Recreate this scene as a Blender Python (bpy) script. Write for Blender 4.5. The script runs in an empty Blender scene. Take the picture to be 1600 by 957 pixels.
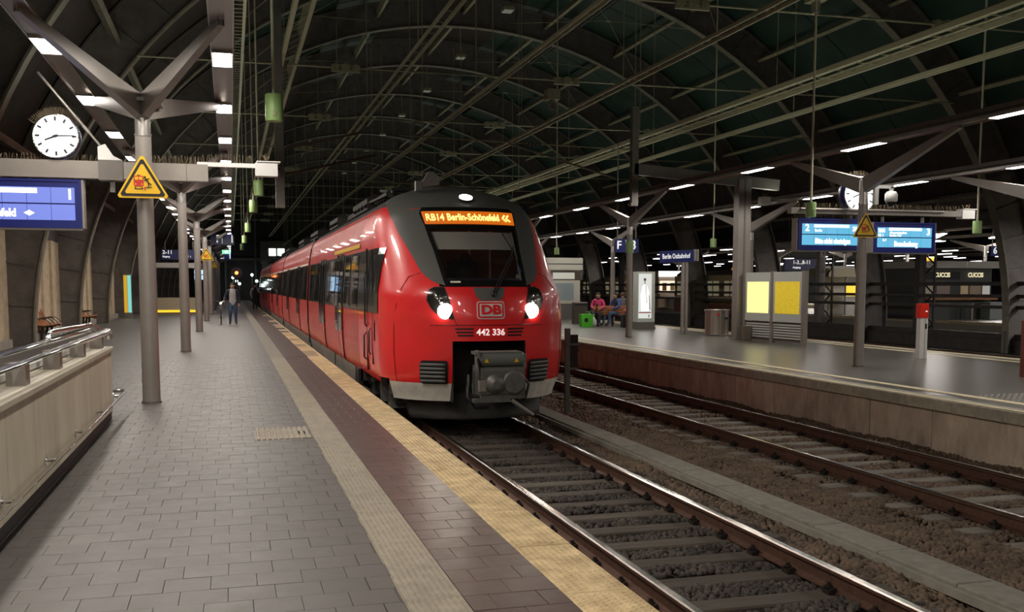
import bpy, math, random
import numpy as np
from mathutils import Vector, Matrix
random.seed(7); RNG = np.random.default_rng(7)
SC = bpy.context.scene; COL = SC.collection
PI = math.pi
# ---------------------------------------------------------------- camera
F_PX = 1560.0
pitch = math.radians(5.2375); yaw = math.radians(15.6887)
fw = Vector((math.sin(yaw)*math.cos(pitch), math.cos(yaw)*math.cos(pitch), -math.sin(pitch)))
cd = bpy.data.cameras.new('camera'); cam = bpy.data.objects.new('camera', cd); COL.objects.link(cam)
cam.location = (0, 0, 1.66); cam.rotation_euler = fw.to_track_quat('-Z', 'Y').to_euler()
cd.sensor_width = 36; cd.lens = F_PX/1600*36; cd.shift_y = (590-478.5)/1600; cd.clip_end = 600; cd.clip_start = .05
SC.camera = cam
# ---------------------------------------------------------------- world, view, light strengths
W = bpy.data.worlds.new('night'); SC.world = W; W.use_nodes = True
W.node_tree.nodes['Background'].inputs[0].default_value = (.5, .5, .44, 1)
W.node_tree.nodes['Background'].inputs[1].default_value = .03
SC.view_settings.view_transform = 'Standard'; SC.view_settings.look = 'None'
SC.view_settings.exposure = 0.0; SC.view_settings.gamma = 1; SC.view_settings.use_curve_mapping = False
LAMP_W = 60.0        # watts of each strip lamp over the near platform
LAMP_R = 50.0        # watts of each strip lamp over the island platform
LAMP_E = 13.0        # glow of the lamp diffusers
ROOF_FILL_W = 44.0          # watts of each upward fill added above the light bands to lift the roof
# ---------------------------------------------------------------- helpers
def node(nt, t, **k):
    n = nt.nodes.new(t)
    for a, b in k.items():
        if a in n.inputs: n.inputs[a].default_value = b
        else: setattr(n, a, b)
    return n
MATS = {}
def mat(name, col, rough=.6, metal=0.0, var=0.0, scale=8.0, bump=0.0, bscale=None, emit=0.0, spec=.5, col2=None, rnd=0.0, coat=0.0, stretch=None, alpha=None, detail=5, rvar=0.0):
    if name in MATS: return MATS[name]
    m = bpy.data.materials.new(name); m.use_nodes = True; nt = m.node_tree; b = nt.nodes['Principled BSDF']
    c4 = (*col, 1)
    b.inputs['Base Color'].default_value = c4; b.inputs['Roughness'].default_value = rough; b.inputs['Metallic'].default_value = metal
    b.inputs['Specular IOR Level'].default_value = spec; b.inputs['Coat Weight'].default_value = coat; b.inputs['Coat Roughness'].default_value = .06
    if emit:
        b.inputs['Emission Color'].default_value = c4; b.inputs['Emission Strength'].default_value = emit
    L = nt.links.new
    if var or bump or rvar:
        tc = node(nt, 'ShaderNodeTexCoord'); mp = node(nt, 'ShaderNodeMapping'); L(tc.outputs['Object'], mp.inputs[0])
        if stretch: mp.inputs['Scale'].default_value = stretch
        nz = node(nt, 'ShaderNodeTexNoise', Scale=scale, Detail=detail, Roughness=.65); L(mp.outputs[0], nz.inputs['Vector'])
        if rnd:
            oi = node(nt, 'ShaderNodeObjectInfo'); ad = node(nt, 'ShaderNodeVectorMath', operation='ADD'); sc = node(nt, 'ShaderNodeVectorMath', operation='SCALE'); sc.inputs['Scale'].default_value = 31.0
            cb = node(nt, 'ShaderNodeCombineXYZ'); L(oi.outputs['Random'], cb.inputs[0]); L(oi.outputs['Random'], cb.inputs[1]); L(cb.outputs[0], sc.inputs[0])
            L(mp.outputs[0], ad.inputs[0]); L(sc.outputs[0], ad.inputs[1]); L(ad.outputs[0], nz.inputs['Vector'])
        last = None
        if var:
            cr = node(nt, 'ShaderNodeValToRGB'); L(nz.outputs['Fac'], cr.inputs[0])
            c2 = col2 if col2 else tuple(max(0, c*(1-var)) for c in col); c1 = col if col2 else tuple(min(1, c*(1+var)) for c in col)
            cr.color_ramp.elements[0].position = .3; cr.color_ramp.elements[1].position = .7
            cr.color_ramp.elements[0].color = (*c2, 1); cr.color_ramp.elements[1].color = (*c1, 1); last = cr.outputs[0]
        if last is not None and rnd:
            hs = node(nt, 'ShaderNodeHueSaturation'); mr = node(nt, 'ShaderNodeMapRange'); mr.inputs['To Min'].default_value = 1-rnd; mr.inputs['To Max'].default_value = 1+rnd
            L(oi.outputs['Random'], mr.inputs[0]); L(mr.outputs[0], hs.inputs['Value']); L(last, hs.inputs['Color']); last = hs.outputs[0]
        if last is not None: L(last, b.inputs['Base Color'])
        if rvar:
            mr2 = node(nt, 'ShaderNodeMapRange'); mr2.inputs['From Min'].default_value = .3; mr2.inputs['From Max'].default_value = .7
            mr2.inputs['To Min'].default_value = rough-rvar; mr2.inputs['To Max'].default_value = rough+rvar; L(nz.outputs['Fac'], mr2.inputs[0]); L(mr2.outputs[0], b.inputs['Roughness'])
        if bump:
            n2 = node(nt, 'ShaderNodeTexNoise', Scale=bscale or scale*4, Detail=4); L(mp.outputs[0], n2.inputs['Vector'])
            bp = node(nt, 'ShaderNodeBump', Strength=bump, Distance=.02); L(n2.outputs['Fac'], bp.inputs['Height']); L(bp.outputs[0], b.inputs['Normal'])
    MATS[name] = m; return m
def emat(name, col, s):
    if name in MATS: return MATS[name]
    m = bpy.data.materials.new(name); m.use_nodes = True; nt = m.node_tree; b = nt.nodes['Principled BSDF']
    b.inputs['Base Color'].default_value = (.04, .04, .04, 1); b.inputs['Emission Color'].default_value = (*col, 1); b.inputs['Emission Strength'].default_value = s
    MATS[name] = m; return m
def glass(name, tint, op, rough=.03):
    if name in MATS: return MATS[name]
    m = bpy.data.materials.new(name); m.use_nodes = True; nt = m.node_tree; b = nt.nodes['Principled BSDF']
    b.inputs['Base Color'].default_value = (*tint, 1); b.inputs['Roughness'].default_value = rough; b.inputs['Specular IOR Level'].default_value = .7
    tr = node(nt, 'ShaderNodeBsdfTransparent'); mx = node(nt, 'ShaderNodeMixShader'); mx.inputs[0].default_value = op
    nt.links.new(tr.outputs[0], mx.inputs[1]); nt.links.new(b.outputs[0], mx.inputs[2]); nt.links.new(mx.outputs[0], nt.nodes['Material Output'].inputs[0])
    MATS[name] = m; return m
def tag(o, label=None, cat=None, group=None, kind=None):
    if label: o['label'] = label
    if cat: o['category'] = cat
    if group: o['group'] = group
    if kind: o['kind'] = kind
    return o
def empty(name, loc=(0, 0, 0), rz=0, **k):
    o = bpy.data.objects.new(name, None); COL.objects.link(o); o.location = loc; o.rotation_euler = (0, 0, rz); o.empty_display_size = .1
    return tag(o, **k)
def V3(p): return Vector(p)
class B:
    def __init__(s): s.v = []; s.f = []; s.m = []; s.sm = []
    def add(s, vs, fs, mi=0, sm=False):
        n = len(s.v); s.v += [tuple(p) for p in vs]
        for f in fs: s.f.append(tuple(i+n for i in f)); s.m.append(mi); s.sm.append(sm)
        return s
    def box(s, x0, x1, y0, y1, z0, z1, mi=0, bot=True):
        fs = [(4, 5, 6, 7), (0, 1, 5, 4), (1, 2, 6, 5), (2, 3, 7, 6), (3, 0, 4, 7)]
        if bot: fs.append((3, 2, 1, 0))
        return s.add([(x0, y0, z0), (x1, y0, z0), (x1, y1, z0), (x0, y1, z0), (x0, y0, z1), (x1, y0, z1), (x1, y1, z1), (x0, y1, z1)], fs, mi)
    def cbox(s, x0, x1, y0, y1, z0, z1, c=.01, mi=0):    # box with chamfered top edges
        vs = [(x0, y0, z0), (x1, y0, z0), (x1, y1, z0), (x0, y1, z0), (x0, y0, z1-c), (x1, y0, z1-c), (x1, y1, z1-c), (x0, y1, z1-c),
              (x0+c, y0+c, z1), (x1-c, y0+c, z1), (x1-c, y1-c, z1), (x0+c, y1-c, z1)]
        fs = [(8, 9, 10, 11), (3, 2, 1, 0)]
        for a in (0, 4):
            for i in range(4): j = (i+1) % 4; fs.append((a+i, a+j, a+4+j, a+4+i))
        return s.add(vs, fs, mi)
    def frame(s, p, q, up=(0, 0, 1)):
        d = (V3(q)-V3(p)).normalized(); u = V3(up)
        if abs(d.dot(u)) > .98: u = V3((0, 1, 0)) if abs(d.y) < .9 else V3((1, 0, 0))
        a = d.cross(u).normalized(); return d, a, a.cross(d).normalized()
    def beam(s, p, q, w, h, w2=None, h2=None, mi=0, up=(0, 0, 1)):
        d, a, b = s.frame(p, q, up); w2 = w if w2 is None else w2; h2 = h if h2 is None else h2; vs = []
        for c, ww, hh in ((V3(p), w, h), (V3(q), w2, h2)):
            vs += [c-a*ww/2-b*hh/2, c+a*ww/2-b*hh/2, c+a*ww/2+b*hh/2, c-a*ww/2+b*hh/2]
        return s.add(vs, [(0, 1, 5, 4), (1, 2, 6, 5), (2, 3, 7, 6), (3, 0, 4, 7), (3, 2, 1, 0), (4, 5, 6, 7)], mi)
    def cyl(s, p, q, r, r2=None, n=12, mi=0, cap=True, sm=True):
        d, a, b = s.frame(p, q); r2 = r if r2 is None else r2; vs = []
        for c, rr in ((V3(p), r), (V3(q), r2)):
            vs += [c+(a*math.cos(2*PI*i/n)+b*math.sin(2*PI*i/n))*rr for i in range(n)]
        s.add(vs, [(i, (i+1) % n, n+(i+1) % n, n+i) for i in range(n)], mi, sm)
        if cap: s.add(vs, [tuple(reversed(range(n))), tuple(range(n, 2*n))], mi)
        return s
    def tube(s, pts, r, n=8, mi=0, closed=False):
        pts = [V3(p) for p in pts]; N = len(pts); vs = []; prev = None
        for i, p in enumerate(pts):
            a = pts[i-1] if (i > 0 or closed) else p; c = pts[(i+1) % N] if (i < N-1 or closed) else p
            d = (c-a).normalized()
            if prev is None:
                _, x, y = s.frame((0, 0, 0), d)
            else:
                x = (prev-d*prev.dot(d)).normalized(); y = d.cross(x)
            prev = x; rr = r[i] if isinstance(r, (list, tuple)) else r
            vs += [p+(x*math.cos(2*PI*k/n)+y*math.sin(2*PI*k/n))*rr for k in range(n)]
        M = N if closed else N-1
        fs = [(i*n+k, i*n+(k+1) % n, ((i+1) % N)*n+(k+1) % n, ((i+1) % N)*n+k) for i in range(M) for k in range(n)]
        s.add(vs, fs, mi, True)
        if not closed: s.add(vs, [tuple(reversed(range(n))), tuple(range((N-1)*n, N*n))], mi)
        return s
    def prism(s, pts, vec, mi=0):                          # polygon of 3d points pushed along vec
        n = len(pts); v = V3(vec); vs = [V3(p) for p in pts]; vs = vs+[p+v for p in vs]
        return s.add(vs, [tuple(range(n)), tuple(reversed(range(n, 2*n)))]+[(i, i+n, (i+1) % n+n, (i+1) % n) for i in range(n)], mi)
    def lathe(s, c, prof, n=16, mi=0, axis='z'):
        vs = []
        for r, h in prof:
            for i in range(n):
                a = 2*PI*i/n
                x, y = r*math.cos(a), r*math.sin(a)
                vs.append((c[0]+x, c[1]+y, c[2]+h) if axis == 'z' else (c[0]+x, c[1]-h, c[2]+y) if axis == 'y' else (c[0]+h, c[1]+x, c[2]+y))
        k = len(prof)
        s.add(vs, [(j*n+i, j*n+(i+1) % n, (j+1)*n+(i+1) % n, (j+1)*n+i) for j in range(k-1) for i in range(n)], mi, True)
        return s.add(vs, [tuple(reversed(range(n))), tuple(range((k-1)*n, k*n))], mi)
    def ball(s, c, rx, ry=None, rz=None, n=12, mi=0):
        ry = rx if ry is None else ry; rz = rx if rz is None else rz; k = n//2; vs = []
        for j in range(k+1):
            t = PI*j/k
            for i in range(n): a = 2*PI*i/n; vs.append((c[0]+rx*math.sin(t)*math.cos(a), c[1]+ry*math.sin(t)*math.sin(a), c[2]+rz*math.cos(t)))
        return s.add(vs, [(j*n+i, (j+1)*n+i, (j+1)*n+(i+1) % n, j*n+(i+1) % n) for j in range(k) for i in range(n)], mi, True)
    def grid(s, fn, nu, nv, mi=0, sm=True, flip=False):
        vs = [fn(i/nu, j/nv) for j in range(nv+1) for i in range(nu+1)]; k = nu+1
        fs = [(j*k+i, j*k+i+1, (j+1)*k+i+1, (j+1)*k+i) for j in range(nv) for i in range(nu)]
        if flip: fs = [tuple(reversed(f)) for f in fs]
        return s.add(vs, fs, mi, sm)
    def mesh(s, name, mats):
        me = bpy.data.meshes.new(name); me.from_pydata(s.v, [], s.f)
        for m in (mats if isinstance(mats, (list, tuple)) else [mats]): me.materials.append(m)
        me.polygons.foreach_set('material_index', s.m); me.polygons.foreach_set('use_smooth', s.sm); me.update(); return me
    def make(s, name, mats, parent=None, loc=None, rot=None, **k):
        o = bpy.data.objects.new(name, s.mesh(name, mats)); COL.objects.link(o); o.parent = parent
        if loc: o.location = loc
        if rot: o.rotation_euler = rot
        return tag(o, **k)
def inst(name, me, parent=None, loc=(0, 0, 0), rot=(0, 0, 0), sc=None, **k):
    o = bpy.data.objects.new(name, me); COL.objects.link(o); o.parent = parent; o.location = loc; o.rotation_euler = rot
    if sc: o.scale = sc
    return tag(o, **k)
KIDS = {}
def cptree(o, parent=None):
    c = o.copy(); COL.objects.link(c); c.parent = parent
    for ch in [x for x in bpy.data.objects if x.parent == o]: cptree(ch, c)
    return c
def cp(o, loc, label=None, rz=None):
    c = cptree(o); c.location = loc
    if rz is not None: c.rotation_euler = (0, 0, rz)
    if label: c['label'] = label
    return c
ORD = ['first', 'second', 'third', 'fourth', 'fifth', 'sixth', 'seventh', 'eighth', 'ninth', 'tenth', 'eleventh', 'twelfth', 'thirteenth', 'fourteenth', 'fifteenth', 'sixteenth', 'seventeenth', 'eighteenth', 'nineteenth', 'twentieth'] + ['number %d' % i for i in range(21, 80)]
def text(name, s, size, loc, m, parent=None, rot=(PI/2, 0, 0), ext=.004, al='LEFT', sx=1.0, bold=0.0):
    cu = bpy.data.curves.new(name, 'FONT'); cu.body = s; cu.size = size; cu.extrude = ext; cu.align_x = al; cu.align_y = 'CENTER'; cu.offset = bold; cu.resolution_u = 3
    t = bpy.data.objects.new(name+'_src', cu); COL.objects.link(t)
    me = bpy.data.meshes.new_from_object(t.evaluated_get(bpy.context.evaluated_depsgraph_get())); bpy.data.objects.remove(t); me.name = name
    me.materials.clear(); me.materials.append(m)
    return inst(name, me, parent, loc, rot, (sx, 1, 1))
# ---------------------------------------------------------------- materials
steel = mat('grey_painted_steel', (.18, .166, .15), .42, .3, .12, 3)
steel_l = mat('light_grey_painted_steel', (.30, .275, .25), .38, .25, .08, 3)
alu = mat('brushed_aluminium', (.52, .5, .47), .3, .8, .1, 20, stretch=(1, .05, 1))
chrome = mat('polished_steel', (.66, .65, .63), .16, 1.0)
darkst = mat('dark_riveted_steel', (.155, .142, .130), .55, .2, .25, 2.5, bump=.1)
arcade_steel = mat('darkened_arcade_steel', (.050, .046, .042), .6, .2, .3, 2.5)  # darker copy of the rib steel, countering strong lamp light
flange = mat('worn_flange_steel', (.21, .20, .155), .5, .2, .25, 3)
olive = mat('olive_painted_steel', (.32, .31, .20), .5, .2, .2, 4)
black = mat('black_plastic', (.012, .012, .013), .5)
blackg = mat('black_gloss', (.01, .01, .011), .12)
white = mat('white_enamel', (.72, .72, .70), .4)
blue = mat('navy_sign_blue', (.012, .02, .13), .35)
blueframe = mat('deep_blue_casing', (.008, .016, .16), .35)
yellow = mat('warning_yellow', (.80, .48, .01), .4)
redp = mat('pictogram_red', (.55, .03, .02), .5)
green = mat('pale_green_enamel', (.26, .42, .15), .42, .0, .08, 6)
whitetxt = mat('white_lettering', (.85, .85, .85), .5, emit=.7)  # glow added to the letters so they read white
lampm = emat('fluorescent_diffuser', (1, .93, .97), LAMP_E)
# ---------------------------------------------------------------- ground, platforms
GZ = -.57                     # rail head
T1, T2 = 3.80, 8.09           # track centres
EDGE = 2.08; REDGE = 9.97; RFAR = 17.3
soil = mat('dark_trackbed_soil', (.05, .041, .034), .95, 0, .4, 9, bump=.6, bscale=30)
tile_g = mat('grey_stone_tile', (.089, .081, .076), .50, 0, .10, 5, bump=.06, bscale=60, rnd=.07, rvar=.08)
tile_r = mat('plum_stone_tile', (.080, .050, .044), .42, 0, .12, 5, bump=.06, bscale=60, rnd=.10, rvar=.08)
grout = mat('dark_tile_joint', (.070, .063, .058), .8, 0, .2, 30)
cream = mat('cream_edge_concrete', (.80, .63, .36), .7, 0, .30, 5, col2=(.40, .29, .155), rnd=.06)
rib_m = mat('beige_ribbed_concrete', (.36, .32, .25), .7, 0, .2, 9, rnd=.06, col2=(.24, .21, .165))
conc = mat('grey_concrete', (.30, .28, .245), .8, 0, .2, 5)
B().box(-60, 90, -12, 150, -1.0, -.82).make('ground', soil, kind='structure', label='dark soil bed under the tracks and platforms')
# far stretch of the tiled floor: brick pattern in the material where tiles can no longer be told apart
def brickmat(name, c1, c2, mo, w, h, rough):
    m = bpy.data.materials.new(name); m.use_nodes = True; nt = m.node_tree; b = nt.nodes['Principled BSDF']
    tc = node(nt, 'ShaderNodeTexCoord'); br = node(nt, 'ShaderNodeTexBrick'); br.inputs['Scale'].default_value = 1; br.inputs['Brick Width'].default_value = w; br.inputs['Row Height'].default_value = h
    br.inputs['Mortar Size'].default_value = .006; br.inputs['Color1'].default_value = (*c1, 1); br.inputs['Color2'].default_value = (*c2, 1); br.inputs['Mortar'].default_value = (*mo, 1)
    nt.links.new(tc.outputs['Object'], br.inputs['Vector']); nt.links.new(br.outputs[0], b.inputs['Base Color']); b.inputs['Roughness'].default_value = rough
    MATS[name] = m; return m
farT = brickmat('far_grey_tiling', (.095, .087, .081), (.088, .080, .075), (.072, .065, .061), .25, .25, .52)
fl = empty('floor', (0, 0, 0), kind='structure', label='grey tiled floor of the near platform')
Y0, Y1, YS = 3.6, 11.6, 23.85
b = B().box(-7.2, EDGE-.06, -8, YS, -.9, -.03, 0); b.make('slab', grout, fl)
b = B().box(-7.2, EDGE-.06, YS, 120, -.9, 0, 0); b.make('far_tiling', farT, fl)
tm = B().cbox(-.1240, .1240, -.1240, .1240, -.028, 0, .0015).mesh('tile', tile_g)
trm = B().cbox(-.1335, .1335, -.1235, .1235, -.028, 0, .002).mesh('tile', tile_r)
rows = int((Y1-Y0)/.25); cnt = 0
st = B(); sr = B()
for r in range(int((YS-Y0)/.25)):
    y = Y0+.125+r*.25; off = (.125 if r % 2 else 0)+random.uniform(-.02, .02)
    k = 0; x = .84-.125-off
    while x > -5.4:
        hi = x+.125
        if r < rows and x > -1.30 and cnt < 225 and y > 4.3:
            inst('tile', tm, fl, (x, y, random.uniform(-.0015, .0008))); cnt += 1
        else: st.cbox(x-.1240, x+.1240, y-.1240, y+.1240, -.028, random.uniform(-.0015, .0008), .002)
        x -= .25
    if off: st.cbox(.84-off+.003, .84-.002, y-.1225, y+.1225, -.028, 0, .003)
    for j, x in enumerate((1.16+.135, 1.16+.405)):
        xo = x+(.135 if r % 2 else 0)
        if xo+.13 > 1.70: xo = 1.16+.0675; sxx = .49
        else: sxx = 1
        if r < rows and y > 4.3: inst('tile', trm, fl, (xo, y, random.uniform(-.001, .001)), sc=(sxx, 1, 1))
        else: sr.cbox(xo-.1325*sxx, xo+.1325*sxx, y-.1225, y+.1225, -.028, 0, .003)
    if r % 2:
        xo = 1.70-.067
        if r < rows and y > 4.3: inst('tile', trm, fl, (xo, y, 0), sc=(.49, 1, 1))
        else: sr.cbox(xo-.065, xo+.065, y-.1225, y+.1225, -.028, 0, .003)
st.make('tile', tile_g, fl, kind='stuff'); sr.make('tile', tile_r, fl, kind='stuff')
B().box(1.16, 1.70, -8, YS, -.03, -.0095).make('pale_joint', mat('pale_tile_joint', (.26, .23, .20), .8), fl)
B().box(1.16, 1.70, YS, 120, 0, .004).make('plum_band', mat('far_plum_tiling', (.080, .052, .047), .46, 0, .1, 4), fl)
B().box(-1.46, -1.27, 2, 13.4, -.02, -.004).make('gutter', mat('dark_gutter_stone', (.062, .055, .05), .6, 0, .2, 8), fl)
# guiding strip of ribbed plates
def ribplate(n, w, l):
    bb = B(); bb.box(-w/2, w/2, 0, l, -.028, -.004)
    p = w/n
    for i in range(n):
        x0 = -w/2+i*p
        bb.add([(x0+p*.12, 0, -.004), (x0+p*.3, 0, .006), (x0+p*.68, 0, .006), (x0+p*.86, 0, -.004), (x0+p*.12, l, -.004), (x0+p*.3, l, .006), (x0+p*.68, l, .006), (x0+p*.86, l, -.004)],
               [(0, 1, 5, 4), (1, 2, 6, 5), (2, 3, 7, 6), (0, 3, 2, 1)])
    return bb
gs = empty('guide_strip', (1.0, 0, 0), label='beige ribbed guiding strip along the near platform floor', cat='tactile strip')
pm = ribplate(9, .318, .296).mesh('plate', rib_m)
for i in range(70): inst('plate', pm, gs, (0, 3.3+.3*i, random.uniform(0, .0015)))
ribplate(9, .318, 95).make('plate', rib_m, gs, (0, 24.3, 0))
cs = empty('guide_strip', (.84, 11.0, 0), 0, label='short ribbed strip branching off across the grey tiles', cat='tactile strip')
cm = ribplate(5, .30, .30).mesh('plate', rib_m)
for i in range(2):
    for j in range(3): inst('plate', cm, cs, (-.16-.305*i, .305*j, .004))
# cream edge plates with studs
ed = empty('platform_edge', (0, 0, 0), label='cream studded edge paving of the near platform', cat='platform edge')
eb = B().cbox(-.19, .19, .004, .996, -.16, 0, .006)
for i in range(9):
    for j in range(22):
        x = -.165+i*.041; y = .045+j*.0435+(.02 if i % 2 else 0)
        if y > .97: continue
        eb.add([(x-.013, y-.008, 0), (x+.013, y-.008, 0), (x+.013, y+.008, 0), (x-.013, y+.008, 0), (x-.006, y-.003, .006), (x+.006, y-.003, .006), (x+.006, y+.003, .006), (x-.006, y+.003, .006)],
               [(4, 5, 6, 7), (0, 1, 5, 4), (1, 2, 6, 5), (2, 3, 7, 6), (3, 0, 4, 7)])
em = eb.mesh('edge_plate', cream); em2 = B().cbox(-.19, .19, .004, .996, -.16, 0, .006).mesh('edge_plate', cream)
for i in range(115): inst('edge_plate', em if i < 34 else em2, ed, (1.89, 3+i, random.uniform(-.003, .002)))
B().box(EDGE-.16, EDGE-.06, -8, 120, -.9, -.16).make('wall_platform', conc, kind='structure', label='concrete face under the cream platform edge')
# ---------------------------------------------------------------- tracks
rust = mat('rusty_rail_steel', (.105, .052, .034), .65, .4, .3, 12)
rhead = mat('worn_rail_head', (.42, .38, .34), .22, 1.0, .1, 30)
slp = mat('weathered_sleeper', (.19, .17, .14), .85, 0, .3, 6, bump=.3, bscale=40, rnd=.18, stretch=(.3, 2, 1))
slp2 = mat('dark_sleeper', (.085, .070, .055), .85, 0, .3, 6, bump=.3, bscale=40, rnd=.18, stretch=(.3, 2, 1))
clipm = mat('oily_iron', (.035, .027, .022), .6, .5)
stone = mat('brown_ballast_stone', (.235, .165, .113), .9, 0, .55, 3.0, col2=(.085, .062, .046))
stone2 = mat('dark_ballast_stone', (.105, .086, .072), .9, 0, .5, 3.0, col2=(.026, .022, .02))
RP = [(-.07, 0), (.07, 0), (.07, .012), (.012, .035), (.010, .118), (.034, .130), (.035, .158), (.026, .169), (-.026, .169), (-.035, .158), (-.034, .130), (-.010, .118), (-.012, .035), (-.07, .012)]
def rail(x, y0, y1):
    bb = B(); n = len(RP); vs = [(x+a, y, GZ-.169+h) for y in (y0, y1) for a, h in RP]
    for i in range(n):
        j = (i+1) % n; bb.add([vs[i], vs[j], vs[n+j], vs[n+i]], [(0, 1, 2, 3)], 1 if i in (6, 7, 8) else 0)
    bb.add(vs, [tuple(reversed(range(n))), tuple(range(n, 2*n))]); return bb
fast = B()
for sx in (1,):
    fast.box(sx*.09-.035, sx*.09+.035, -.05, .05, 0, .03); fast.cyl((sx*.095, 0, .03), (sx*.095, 0, .085), .019, n=6); fast.cyl((sx*.095, 0, .05), (sx*.095, 0, .062), .034, n=8)
    fast.beam((sx*.06, -.045, .04), (sx*.11, -.045, .03), .03, .03); fast.beam((sx*.06, .045, .04), (sx*.11, .045, .03), .03, .03)
fastm = fast.mesh('fastening', clipm)
slm = B().cbox(-1.25, 1.25, -.125, .125, -.15, 0, .015)
slmA = slm.mesh('sleeper', slp); slmB = slm.mesh('sleeper', slp2)
def track(x, y0, y1, label, sm, nfast, sp=.595, ph=0.0):
    t = empty('railway_track', (x, y0, GZ-.169), label=label, cat='railway track')
    for s in (-1, 1):
        rail(s*.7525, 0, y1-y0).make('rail', [rust, rhead], t, (0, 0, .169-GZ))
    for i in range(int((y1-y0)/sp)):
        y = ph+i*sp
        s = inst('sleeper', sm, t, (0, y, random.uniform(-.012, -.004)), (0, 0, random.uniform(-.006, .006)))
        if i < nfast:
            for q in (-1, 1):
                inst('fastening', fastm, s, (q*.7525, 0, .004)); inst('fastening', fastm, s, (q*.7525, 0, .004), (0, 0, PI))
    return t
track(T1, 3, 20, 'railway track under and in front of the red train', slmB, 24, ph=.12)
track(T2, 5.5, 75, 'empty railway track beside the island platform wall', slmA, 40, ph=.2)
rail3 = empty('railway_track', (0, 0, 0), label='far track behind the island platform, only rails showing', cat='railway track')
for x in (19.0-.75, 19.0+.75, 23.3-.75, 23.3+.75): rail(x, 12, 110).make('rail', [rust, rhead], rail3)
# ballast: loose stones nobody could count
def stones(name, mt, regions, label):
    pts = []
    for x0, x1, y0, y1, dens, s0, s1, zf in regions:
        n = int((x1-x0)*(y1-y0)*dens); P = RNG.random((n, 2))*[x1-x0, y1-y0]+[x0, y0]
        pts.append(np.c_[P, [zf(a, c) for a, c in P], RNG.uniform(s0, s1, n)])
    P = np.concatenate(pts); n = len(P)
    base = np.array([(-1, -1, -1), (1, -1, -1), (1, 1, -1), (-1, 1, -1), (-.7, -.7, 1), (.7, -.7, 1), (.7, .7, 1), (-.7, .7, 1)], float)*.62
    fb = np.array([(4, 5, 6, 7), (0, 1, 5, 4), (1, 2, 6, 5), (2, 3, 7, 6), (3, 0, 4, 7), (3, 2, 1, 0)])
    v = base[None]*(1+RNG.uniform(-.35, .35, (n, 8, 3)))*np.array([1.15, .85, .65])*P[:, None, 3:4]
    q = RNG.normal(size=(n, 4)); q[:, :3] *= np.array([.6, .6, 1.2]); q[:, 3] += .6; q /= np.linalg.norm(q, axis=1)[:, None]; x, y, z, w = q.T
    R = np.stack([np.stack([1-2*(y*y+z*z), 2*(x*y-z*w), 2*(x*z+y*w)], -1), np.stack([2*(x*y+z*w), 1-2*(x*x+z*z), 2*(y*z-x*w)], -1), np.stack([2*(x*z-y*w), 2*(y*z+x*w), 1-2*(x*x+y*y)], -1)], 1)
    v = np.einsum('nij,nkj->nki', R, v)+P[:, None, :3]
    F = (fb[None]+np.arange(n)[:, None, None]*8).reshape(-1)
    me = bpy.data.meshes.new(name); me.vertices.add(n*8); me.vertices.foreach_set('co', v.reshape(-1)); me.loops.add(len(F)); me.loops.foreach_set('vertex_index', F.astype(np.int32))
    k = n*6; me.polygons.add(k); me.polygons.foreach_set('loop_start', np.arange(k, dtype=np.int32)*4); me.polygons.foreach_set('loop_total', np.full(k, 4, np.int32)); me.materials.append(mt); me.update(calc_edges=True)
    inst(name, me, label=label, cat='ballast', kind='stuff')
SZ = GZ-.169
def zt(tc, y0, ph, sp=.595):
    def f(x, y):
        d = abs(((y-y0-ph+sp/2) % sp)-sp/2); on = abs(x-tc) < 1.24 and d < .15
        return SZ-.062 if on else SZ-.030+.03*math.sin(x*3.1)*math.sin(y*2.3)
    return f
flat = lambda x, y: SZ-.045+.04*math.sin(x*4.1+y*.7)*math.sin(y*1.9)
B().box(EDGE-.06, REDGE+.03, -8, 75, -.83, SZ-.085).make('ground', soil, kind='structure', label='brown ballast bed between the platforms')
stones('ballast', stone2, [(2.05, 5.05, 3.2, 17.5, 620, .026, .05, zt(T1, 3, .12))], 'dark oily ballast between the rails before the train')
stones('ballast', stone, [(4.9, 6.85, 4, 15, 620, .03, .06, flat), (4.9, 6.85, 15, 30, 420, .035, .06, flat), (6.8, 9.95, 5.5, 16, 520, .028, .055, zt(T2, 5.5, .2)), (6.8, 9.95, 16, 40, 230, .035, .06, zt(T2, 5.5, .2))], 'brown crushed stone ballast around the empty track')
# concrete cable duct between the tracks
cdm = mat('grey_duct_concrete', (.27, .25, .21), .85, 0, .2, 7, rnd=.07)
du = empty('cable_duct', (5.58, 0, 0), label='row of grey concrete duct covers between the tracks', cat='cable duct')
dm = B().cbox(-.17, .17, .006, .994, -.08, 0, .008).mesh('duct_cover', cdm); dside = B().box(-.235, -.19, 0, 40, -.1, -.03).box(.19, .235, 0, 40, -.1, -.03)
for i in range(34): inst('duct_cover', dm, du, (0, 3.4+i, -.665+random.uniform(-.006, .006)), (0, random.uniform(-.008, .008), 0))
dside.make('duct_wall', cdm, du, (0, 3.4, -.655))
# track-side post by the train nose
po = empty('marker_post', (6.1, 17.85, -.76), label='grey steel post with small boxes beside the train nose', cat='post')
mp_ = mat('green_grey_post', (.14, .15, .135), .5, .3, .15, 5)
B().box(-.045, .045, -.04, .04, 0, 1.62).make('post', mp_, po); B().box(.05, .20, -.04, .05, .9, 1.5).box(.045, .21, -.05, .03, 1.18, 1.22).make('junction_box', clipm, po)
B().box(-.06, .2, -.055, -.04, .84, .88).box(-.06, .2, -.055, -.04, 1.3, 1.34).make('bracket', mp_, po)
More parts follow.
